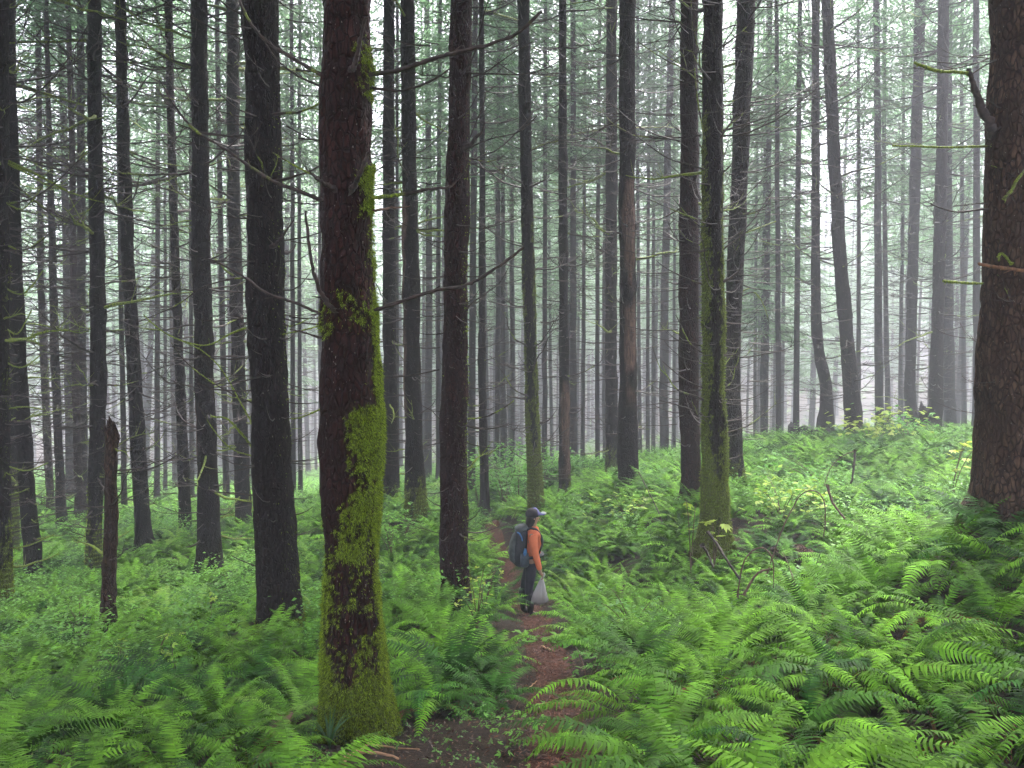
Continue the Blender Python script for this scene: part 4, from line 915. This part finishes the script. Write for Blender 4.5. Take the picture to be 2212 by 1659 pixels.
ground_stick(790, 1615, 905, 1628, .007, 'long thin twig right below the mossy trunk foot', 'pale')
ground_stick(560, 1612, 650, 1560, .07, 'rotten red-brown log piece under the ferns left of the front trunk', 'rot', 'rotten_log', .0)
ground_stick(645, 1565, 700, 1530, .05, 'short rotten log chunk touching the mossy trunk foot', 'rot', 'rotten_log', 0)
ground_stick(425, 1640, 480, 1618, .018, 'brown stick among the ferns at the bottom left', 'bramble')
def stump(px, py, d, r, H, label, jag, mt='bark_far'):
    x = P(px, py, d)[0]; z = g1(x, d); seg = 30; nl = 16; th = np.arange(seg) / seg * 6.283; jg = H * (1 - jag * vn(np.stack([np.cos(th), np.sin(th), th * 0], -1) * 2.3, 1.5, px) ) + rng.uniform(0, .25, seg) * H * jag
    V = []
    for i in range(nl):
        f = i / (nl - 1); rr = r * (1 + .35 * math.exp(-f * 5)) * (1 + .25 * (vn(np.stack([np.cos(th), np.sin(th), th * 0 + f], -1) * 2, 1.2, 3) - .5)); V.append(np.stack([np.cos(th) * rr, np.sin(th) * rr, -.3 + (jg + .3) * f], 1))
    V.append(np.stack([np.cos(th) * r * .72, np.sin(th) * r * .72, jg - .12], 1)); V.append(np.stack([np.cos(th) * r * .02, np.sin(th) * r * .02, 0 * th + H * .35], 1)); V = np.concatenate(V); nl += 2
    a = (np.arange(nl - 1)[:, None] * seg + np.arange(seg)[None]); b = (np.arange(nl - 1)[:, None] * seg + (np.arange(seg)[None] + 1) % seg)
    return tag(ob('tree_stump', mk_mesh('tree_stump', V, np.stack([a, b, b + seg, a + seg], -1).reshape(-1, 4), M[mt], True), loc=(x, d, z)), label, 'stump')
stump(1993, 920, 25, .42, 1.35, 'jagged dark broken stump on the ridge between two hazy trunks', .55)
stump(1748, 935, 23.5, .62, .75, 'dark root mound at the foot of the knee-bent trunk', .5)
stump(1712, 1120, 11, .30, .35, 'low reddish rotten stump half buried under the brambles', .5, 'snag')
# grass tuft
x, y = hit(712, 1620, 2.5, 9); g = MB(); nb = 34; az = rng.uniform(0, 6.28, nb)
for a in az:
    l = rng.uniform(.18, .36); t = np.linspace(0, 1, 5); e = 1.35 - rng.uniform(.6, 1.5) * t; r_ = np.concatenate([[0], np.cumsum(np.cos(e[:-1])) * l / 4]); h = np.concatenate([[0], np.cumsum(np.sin(e[:-1])) * l / 4]); d = np.array([math.cos(a), math.sin(a)])
    pts = np.column_stack([r_[:, None] * d, h]); s = np.array([-d[1], d[0], 0]); w_ = (.006 * (1 - t ** 2) + .0006)[:, None]; V = np.concatenate([pts - s * w_, pts + s * w_]); g.add(V, np.array([(i, i + 1, i + 6, i + 5) for i in range(4)]))
tag(ob('grass_tuft', g.mesh('grass_tuft', M['grass']), loc=(x, y, g1(x, y))), 'small tuft of long grass blades at the left foot of the front trunk', 'grass tuft')

# ------------------------------------------------------------------ hiker
def skin(name, verts, edges, m, parent=None, sub=2):
    me = bpy.data.meshes.new(name); me.from_pydata([v[:3] for v in verts], edges, []); o = bpy.data.objects.new(name, me); col.objects.link(o)
    md = o.modifiers.new('skin', 'SKIN'); md.use_smooth_shade = True
    for i, v in enumerate(verts):
        r = v[3] if isinstance(v[3], tuple) else (v[3], v[3]); me.skin_vertices[0].data[i].radius = r; me.skin_vertices[0].data[i].use_root = (i == 0)
    o.modifiers.new('sub', 'SUBSURF').levels = sub
    bpy.context.view_layer.update(); dg = bpy.context.evaluated_depsgraph_get(); e = bpy.data.meshes.new_from_object(o.evaluated_get(dg)); bpy.data.objects.remove(o)
    e.name = name; e.materials.clear(); e.materials.append(m)
    for p in e.polygons: p.use_smooth = True
    return ob(name, e, parent)
def loft(name, rings, m, parent=None, n=20, sq=2.0, sub=1):
    """rings: (x,y,z,rx,ry)"""
    th = np.arange(n) / n * 6.28318; V = []
    for (x, y, z, rx, ry) in rings:
        c, s = np.cos(th), np.sin(th); V.append(np.stack([x + rx * np.sign(c) * np.abs(c) ** (2 / sq), y + ry * np.sign(s) * np.abs(s) ** (2 / sq), z + 0 * th], 1))
    V.append(np.tile([[rings[-1][0], rings[-1][1], rings[-1][2]]], (n, 1)) + (V[-1] - V[-1].mean(0)) * .02); V.insert(0, np.tile([[rings[0][0], rings[0][1], rings[0][2]]], (n, 1)) + (V[0] - V[0].mean(0)) * .02)
    V = np.concatenate(V); nl = len(rings) + 2; a = (np.arange(nl - 1)[:, None] * n + np.arange(n)[None]); b = (np.arange(nl - 1)[:, None] * n + (np.arange(n)[None] + 1) % n)
    return ob(name, mk_mesh(name, V, np.stack([a, b, b + n, a + n], -1).reshape(-1, 4), m, True), parent)
SK = plain('skin', (.42, .24, .17), .55, .4, .08); OR = plain('orange_jacket', (.96, .24, .12), .75, .2, .12, 9); TR = plain('dark_trousers', (.018, .018, .028), .8, .2, .4)
BO = plain('black_rubber', (.012, .013, .018), .4, .4, .3); HR = plain('dark_hair', (.012, .008, .008), .6, .3, .4, 50); CB = plain('cap_black', (.012, .01, .014), .7, .2)
CO = plain('cap_orange', (.75, .16, .05), .7); CV = plain('cap_violet', (.13, .12, .30), .7); CW = plain('white_cloth', (.8, .78, .82), .6)
BP = plain('pack_grey', (.045, .05, .055), .7, .3, .5, 12); BPD = plain('pack_dark', (.016, .016, .022), .7, .3, .4, 12); BL = plain('pack_blue', (.04, .13, .30), .6); BT = plain('pack_slate', (.04, .05, .07), .7, .3, .3)
hx, hy = P(1152, 1325, 11.8)[:2]; hz = g1(hx, hy) + .0
person = ob('person', None, loc=(hx, hy, hz), rot=(0, 0, R(6)))
tag(person, 'hiker in orange jacket, cap and dark trousers standing in profile on the path', 'person')
# body: one continuous surface; facing +x, right side (-y) to the camera
v = [(-.03, 0, .86, .085), (-.02, 0, 1.0, .085), (.0, 0, 1.15, .095), (-.01, 0, 1.29, .095), (-.015, 0, 1.39, .06), (.0, 0, 1.46, .055), (.005, 0, 1.545, .088), (.012, 0, 1.62, .078), (.065, 0, 1.50, .045),  # 0-8
     (-.03, -.15, 1.30, .050), (-.005, -.19, 1.05, .036), (.05, -.19, .82, .034), (.085, -.19, .745, .026),                                     # 9-12 right arm
     (-.03, .15, 1.31, .062), (-.03, .19, 1.06, .045), (.0, .19, .84, .034), (.02, .19, .76, .026),                                          # 13-16 left arm
     (-.04, -.085, .80, .070), (-.075, -.09, .46, .046), (-.058, -.095, .27, .038), (-.06, -.095, .09, .032), (.06, -.11, .045, .026),         # 17-21 right leg
     (-.05, .085, .80, .070), (-.12, .09, .46, .046), (-.14, .095, .27, .038), (-.15, .095, .09, .032), (-.04, .11, .045, .026)]               # 22-26 left leg
e = [(0, 1), (1, 2), (2, 3), (3, 4), (4, 5), (5, 6), (6, 7), (6, 8), (3, 9), (9, 10), (10, 11), (11, 12), (3, 13), (13, 14), (14, 15), (15, 16), (0, 17), (17, 18), (18, 19), (19, 20), (20, 21), (0, 22), (22, 23), (23, 24), (24, 25), (25, 26)]
for w0, (wx, wy, wz) in ((12, (.085, -.19, .745)), (16, (.02, .19, .76))):       # palm, four fingers and thumb, curled
    k = len(v); v.append((wx + .02, wy, wz - .045, .026)); e.append((w0, k))
    for q, (oy, ln) in enumerate(((-.024, .034), (-.008, .038), (.008, .036), (.024, .029))):
        a = len(v); v += [(wx + .035, wy + oy, wz - .045 - ln, .0085), (wx + .022, wy + oy, wz - .055 - ln * 1.7, .0078), (wx + .004, wy + oy, wz - .050 - ln * 1.5, .007)]; e += [(k, a), (a, a + 1), (a + 1, a + 2)]
    a = len(v); v += [(wx + .045, wy + .03, wz - .045, .0105), (wx + .052, wy + .022, wz - .078, .009)]; e += [(k, a), (a, a + 1)]
skin('body', v, e, SK, person)
# face details as children
skin('nose', [(.088, 0, 1.555, .010), (.104, 0, 1.532, .013), (.092, 0, 1.522, .010)], [(0, 1), (1, 2)], SK, person, 1)
skin('ear', [(.0, -.082, 1.555, .016), (.004, -.085, 1.530, .012)], [(0, 1)], SK, person, 1)
skin('mouth', [(.083, -.022, 1.498, .006), (.094, 0, 1.497, .007), (.083, .022, 1.498, .006)], [(0, 1), (1, 2)], plain('lips', (.35, .12, .10)), person, 1)
for s in (-1, 1): skin('eye', [(.078, s * .034, 1.552, .008), (.082, s * .030, 1.552, .008)], [(0, 1)], HR, person, 1)
loft('hair', [(-.055, 0, 1.36, .035, .04), (-.06, 0, 1.42, .062, .07), (-.045, 0, 1.48, .078, .088), (-.03, 0, 1.55, .082, .094), (-.01, 0, 1.60, .088, .095)], HR, person)
jk = skin('jacket', [(-.02, 0, .76, .118), (-.01, 0, .90, .128), (-.005, 0, 1.0, .128), (.012, 0, 1.10, .135), (.01, 0, 1.22, .140), (-.005, 0, 1.32, .118), (-.01, 0, 1.40, .074), (-.005, 0, 1.435, .068),
     (-.03, -.16, 1.315, .078), (-.02, -.19, 1.18, .066), (.0, -.197, 1.05, .060), (.035, -.198, .92, .052), (.062, -.196, .82, .046), (.075, -.195, .775, .043),
     (-.03, .16, 1.315, .078), (-.03, .195, 1.18, .062), (-.03, .20, 1.05, .055), (-.01, .20, .92, .048), (.01, .19, .80, .042)],
     [(0, 1), (1, 2), (2, 3), (3, 4), (4, 5), (5, 6), (6, 7), (5, 8), (8, 9), (9, 10), (10, 11), (11, 12), (12, 13), (5, 14), (14, 15), (15, 16), (16, 17), (17, 18)], OR, person)
skin('collar', [(-.05, -.03, 1.395, .03), (.02, -.055, 1.385, .03), (.065, 0, 1.375, .03), (.02, .055, 1.385, .03), (-.05, .03, 1.395, .03)], [(0, 1), (1, 2), (2, 3), (3, 4)], OR, person, 1)
skin('trousers', [(-.035, 0, .90, .112), (-.035, 0, .84, .112), (-.045, -.085, .76, .098), (-.065, -.09, .60, .082), (-.082, -.09, .46, .070), (-.062, -.094, .22, .064), (-.05, .085, .76, .098), (-.09, .09, .60, .082), (-.125, .09, .46, .070), (-.145, .094, .22, .064)],
     [(0, 1), (1, 2), (2, 3), (3, 4), (4, 5), (1, 6), (6, 7), (7, 8), (8, 9)], TR, person)
for bx_, by_ in ((-.06, -.095), (-.15, .095)):
    skin('boot', [(bx_ - .012, by_, .44, .074), (bx_ - .006, by_, .32, .070), (bx_, by_, .22, .066), (bx_ - .002, by_, .14, .058), (bx_ + .0, by_, .06, .055), (bx_ + .08, by_ - .01, .048, .048), (bx_ + .155, by_ - .015, .04, .038)], [(0, 1), (1, 2), (2, 3), (3, 4), (4, 5), (5, 6)], BO, person)
cap = loft('cap', [(-.015, 0, 1.575, .108, .105), (-.018, 0, 1.60, .110, .106), (-.018, 0, 1.64, .104, .100), (-.012, 0, 1.675, .082, .080), (-.005, 0, 1.695, .045, .045)], CB, person)
loft('front_panel', [(.062, 0, 1.592, .043, .075), (.060, 0, 1.63, .038, .070), (.044, 0, 1.668, .034, .056), (.02, 0, 1.698, .026, .034)], CV, cap)
loft('top_panel', [(-.030, -.02, 1.676, .030, .040), (-.026, -.018, 1.684, .028, .031), (-.018, -.01, 1.694, .024, .022)], CO, cap)
loft('brim', [(.115, 0, 1.598, .085, .075), (.118, 0, 1.610, .082, .072), (.105, 0, 1.620, .066, .058)], CV, cap)
loft('brim_edge', [(.158, 0, 1.604, .044, .055), (.160, 0, 1.622, .042, .050), (.155, 0, 1.630, .032, .040)], CW, cap)
# backpack (worn, a thing of its own)
pk = ob('backpack', None, loc=(hx, hy, hz), rot=(0, 0, R(6))); tag(pk, 'grey and black backpack with blue trim worn by the hiker', 'backpack')
loft('main_bag', [(-.20, 0, .80, .07, .11), (-.215, 0, .84, .10, .14), (-.225, 0, .95, .115, .155), (-.22, 0, 1.12, .115, .155), (-.20, 0, 1.28, .105, .15), (-.18, 0, 1.38, .085, .13), (-.165, 0, 1.42, .05, .10)], BPD, pk, 28, 2.8)
loft('outer_pocket', [(-.285, 0, .86, .05, .10), (-.30, 0, .90, .075, .125), (-.305, 0, 1.02, .085, .13), (-.295, 0, 1.16, .075, .13), (-.27, 0, 1.28, .055, .11), (-.245, 0, 1.34, .03, .08)], BP, pk, 28, 2.6)
loft('top_flap', [(-.19, 0, 1.36, .10, .135), (-.185, 0, 1.40, .105, .13), (-.17, 0, 1.435, .075, .10), (-.15, 0, 1.45, .03, .06)], BP, pk, 24, 2.6)
loft('side_pocket', [(-.16, -.14, .82, .05, .045), (-.155, -.15, .86, .07, .06), (-.155, -.15, .98, .07, .06), (-.16, -.145, 1.03, .06, .045)], BT, pk, 20, 2.8)
skin('blue_trim', [(-.27, -.10, 1.35, .012), (-.235, -.135, 1.34, .013), (-.20, -.15, 1.28, .012), (-.19, -.155, 1.22, .010)], [(0, 1), (1, 2), (2, 3)], BL, pk, 1)
loft('water_bottle', [(-.17, -.165, .96, .025, .03), (-.155, -.17, 1.02, .030, .032), (-.145, -.17, 1.08, .028, .03), (-.15, -.165, 1.11, .014, .016)], BL, pk, 16)
for s in (-1, 1):
    skin('shoulder_strap', [(-.13, s * .09, 1.37, .020), (-.06, s * .115, 1.415, .022), (.03, s * .12, 1.39, .022), (.11, s * .115, 1.28, .020), (.125, s * .115, 1.15, .018), (.07, s * .135, 1.02, .014), (-.08, s * .14, .95, .012)], [(i, i + 1) for i in range(6)], BPD, pk, 1)
skin('hip_belt', [(-.12, -.13, .95, .028), (.0, -.15, .96, .026), (.09, -.11, .97, .038), (.135, -.03, .97, .045), (.12, .08, .97, .036), (.0, .15, .96, .026)], [(i, i + 1) for i in range(5)], BPD, pk, 1)
skin('chest_strap', [(.13, -.10, 1.20, .010), (.155, 0, 1.20, .010), (.13, .10, 1.20, .010)], [(0, 1), (1, 2)], BPD, pk, 1)
# plastic bag of mushrooms
m, t, b = mat('plastic_film', .35, .5); b.inputs['Base Color'].default_value = (.95, .92, .97, 1)
tr = N(t, 'ShaderNodeBsdfTranslucent'); tr.inputs[0].default_value = (.8, .78, .88, 1); tp = N(t, 'ShaderNodeBsdfTransparent'); m1 = N(t, 'ShaderNodeMixShader'); m1.inputs[0].default_value = .5; m2 = N(t, 'ShaderNodeMixShader'); m2.inputs[0].default_value = .10
t.links.new(b.outputs[0], m1.inputs[1]); t.links.new(tr.outputs[0], m1.inputs[2]); t.links.new(m1.outputs[0], m2.inputs[1]); t.links.new(tp.outputs[0], m2.inputs[2]); t.links.new(m2.outputs[0], t.nodes['Material Output'].inputs[0]); PF = m
bgx = (.105, -.20); bo = ob('plastic_bag', None, loc=(hx, hy, hz), rot=(0, 0, R(6))); tag(bo, 'clear white plastic bag of mushrooms hanging from the hiker’s hand', 'bag')
seg, lev = 36, 26; th = np.arange(seg) / seg * 6.283; V = []
for i in range(lev):
    f = i / (lev - 1); z_ = .655 - .40 * f; r_ = .012 + .135 * f ** .9 * (1 if f < .86 else math.sqrt(max(0.0, 1 - ((f - .86) / .145) ** 2)) * .98 + .02)
    rr = r_ * (1 + .10 * np.sin(th * 7 + f * 3) * (1 - f * .5) + .05 * np.sin(th * 13 - f * 5)); V.append(np.stack([bgx[0] - .04 * f + np.cos(th) * rr, bgx[1] + np.sin(th) * rr * .7, z_ + .010 * np.sin(th * 5)], 1))
V = np.concatenate(V); a = (np.arange(lev - 1)[:, None] * seg + np.arange(seg)[None]); b_ = (np.arange(lev - 1)[:, None] * seg + (np.arange(seg)[None] + 1) % seg)
ob('film', mk_mesh('film', V, np.stack([a, b_, b_ + seg, a + seg], -1).reshape(-1, 4), PF, True), bo)
skin('handle', [(.105, -.20, .655, .014), (.125, -.205, .675, .018), (.15, -.205, .70, .018), (.145, -.20, .73, .014), (.115, -.20, .72, .010)], [(0, 1), (1, 2), (2, 3), (3, 4)], CW, bo, 1)
g = MB()
for k in range(26):
    a = rng.uniform(0, 6.28); rr = rng.uniform(0, .10); c = np.array([bgx[0] - .038 + math.cos(a) * rr, bgx[1] + math.sin(a) * rr * .6, rng.uniform(.275, .36)]); r_ = rng.uniform(.018, .032)
    t_ = np.linspace(-1, 1, 6); pts = c + np.array([rng.normal(0, .3), rng.normal(0, .3), 1])[None] * (t_ * r_)[:, None]; g.add(*tube(pts, r_ * np.sqrt(np.clip(1.05 - t_ ** 2, .02, 1)), 6))
mu = ob('mushrooms', g.mesh('mushrooms', plain('mushroom', (.62, .33, .22), .7), True), bo); mu['kind'] = 'stuff'

# ------------------------------------------------------------------ haze
hm = bpy.data.materials.new('haze'); hm.use_nodes = True; t = hm.node_tree; t.nodes.clear()
out = t.nodes.new('ShaderNodeOutputMaterial'); vp = t.nodes.new('ShaderNodeVolumePrincipled'); vp.inputs['Density'].default_value = HAZE['density']; vp.inputs['Color'].default_value = (*HAZE['color'], 1); vp.inputs['Anisotropy'].default_value = HAZE['aniso']
t.links.new(vp.outputs[0], out.inputs['Volume']); hm.cycles.homogeneous_volume = True
x0, x1, y0, y1, z0, z1 = -156, 156, -30, 176, gmin - 1, 44
V = [(x, y, z) for x in (x0, x1) for y in (y0, y1) for z in (z0, z1)]
tag(ob('haze', mk_mesh('haze', V, [(0, 1, 3, 2), (4, 6, 7, 5), (0, 4, 5, 1), (2, 3, 7, 6), (0, 2, 6, 4), (1, 5, 7, 3)], hm)), 'pale even fog filling the forest', 'haze', kind='stuff')
print('OBJECTS', len(bpy.data.objects), 'far', len(far), 'spots', len(spots), 'gmin', gmin)
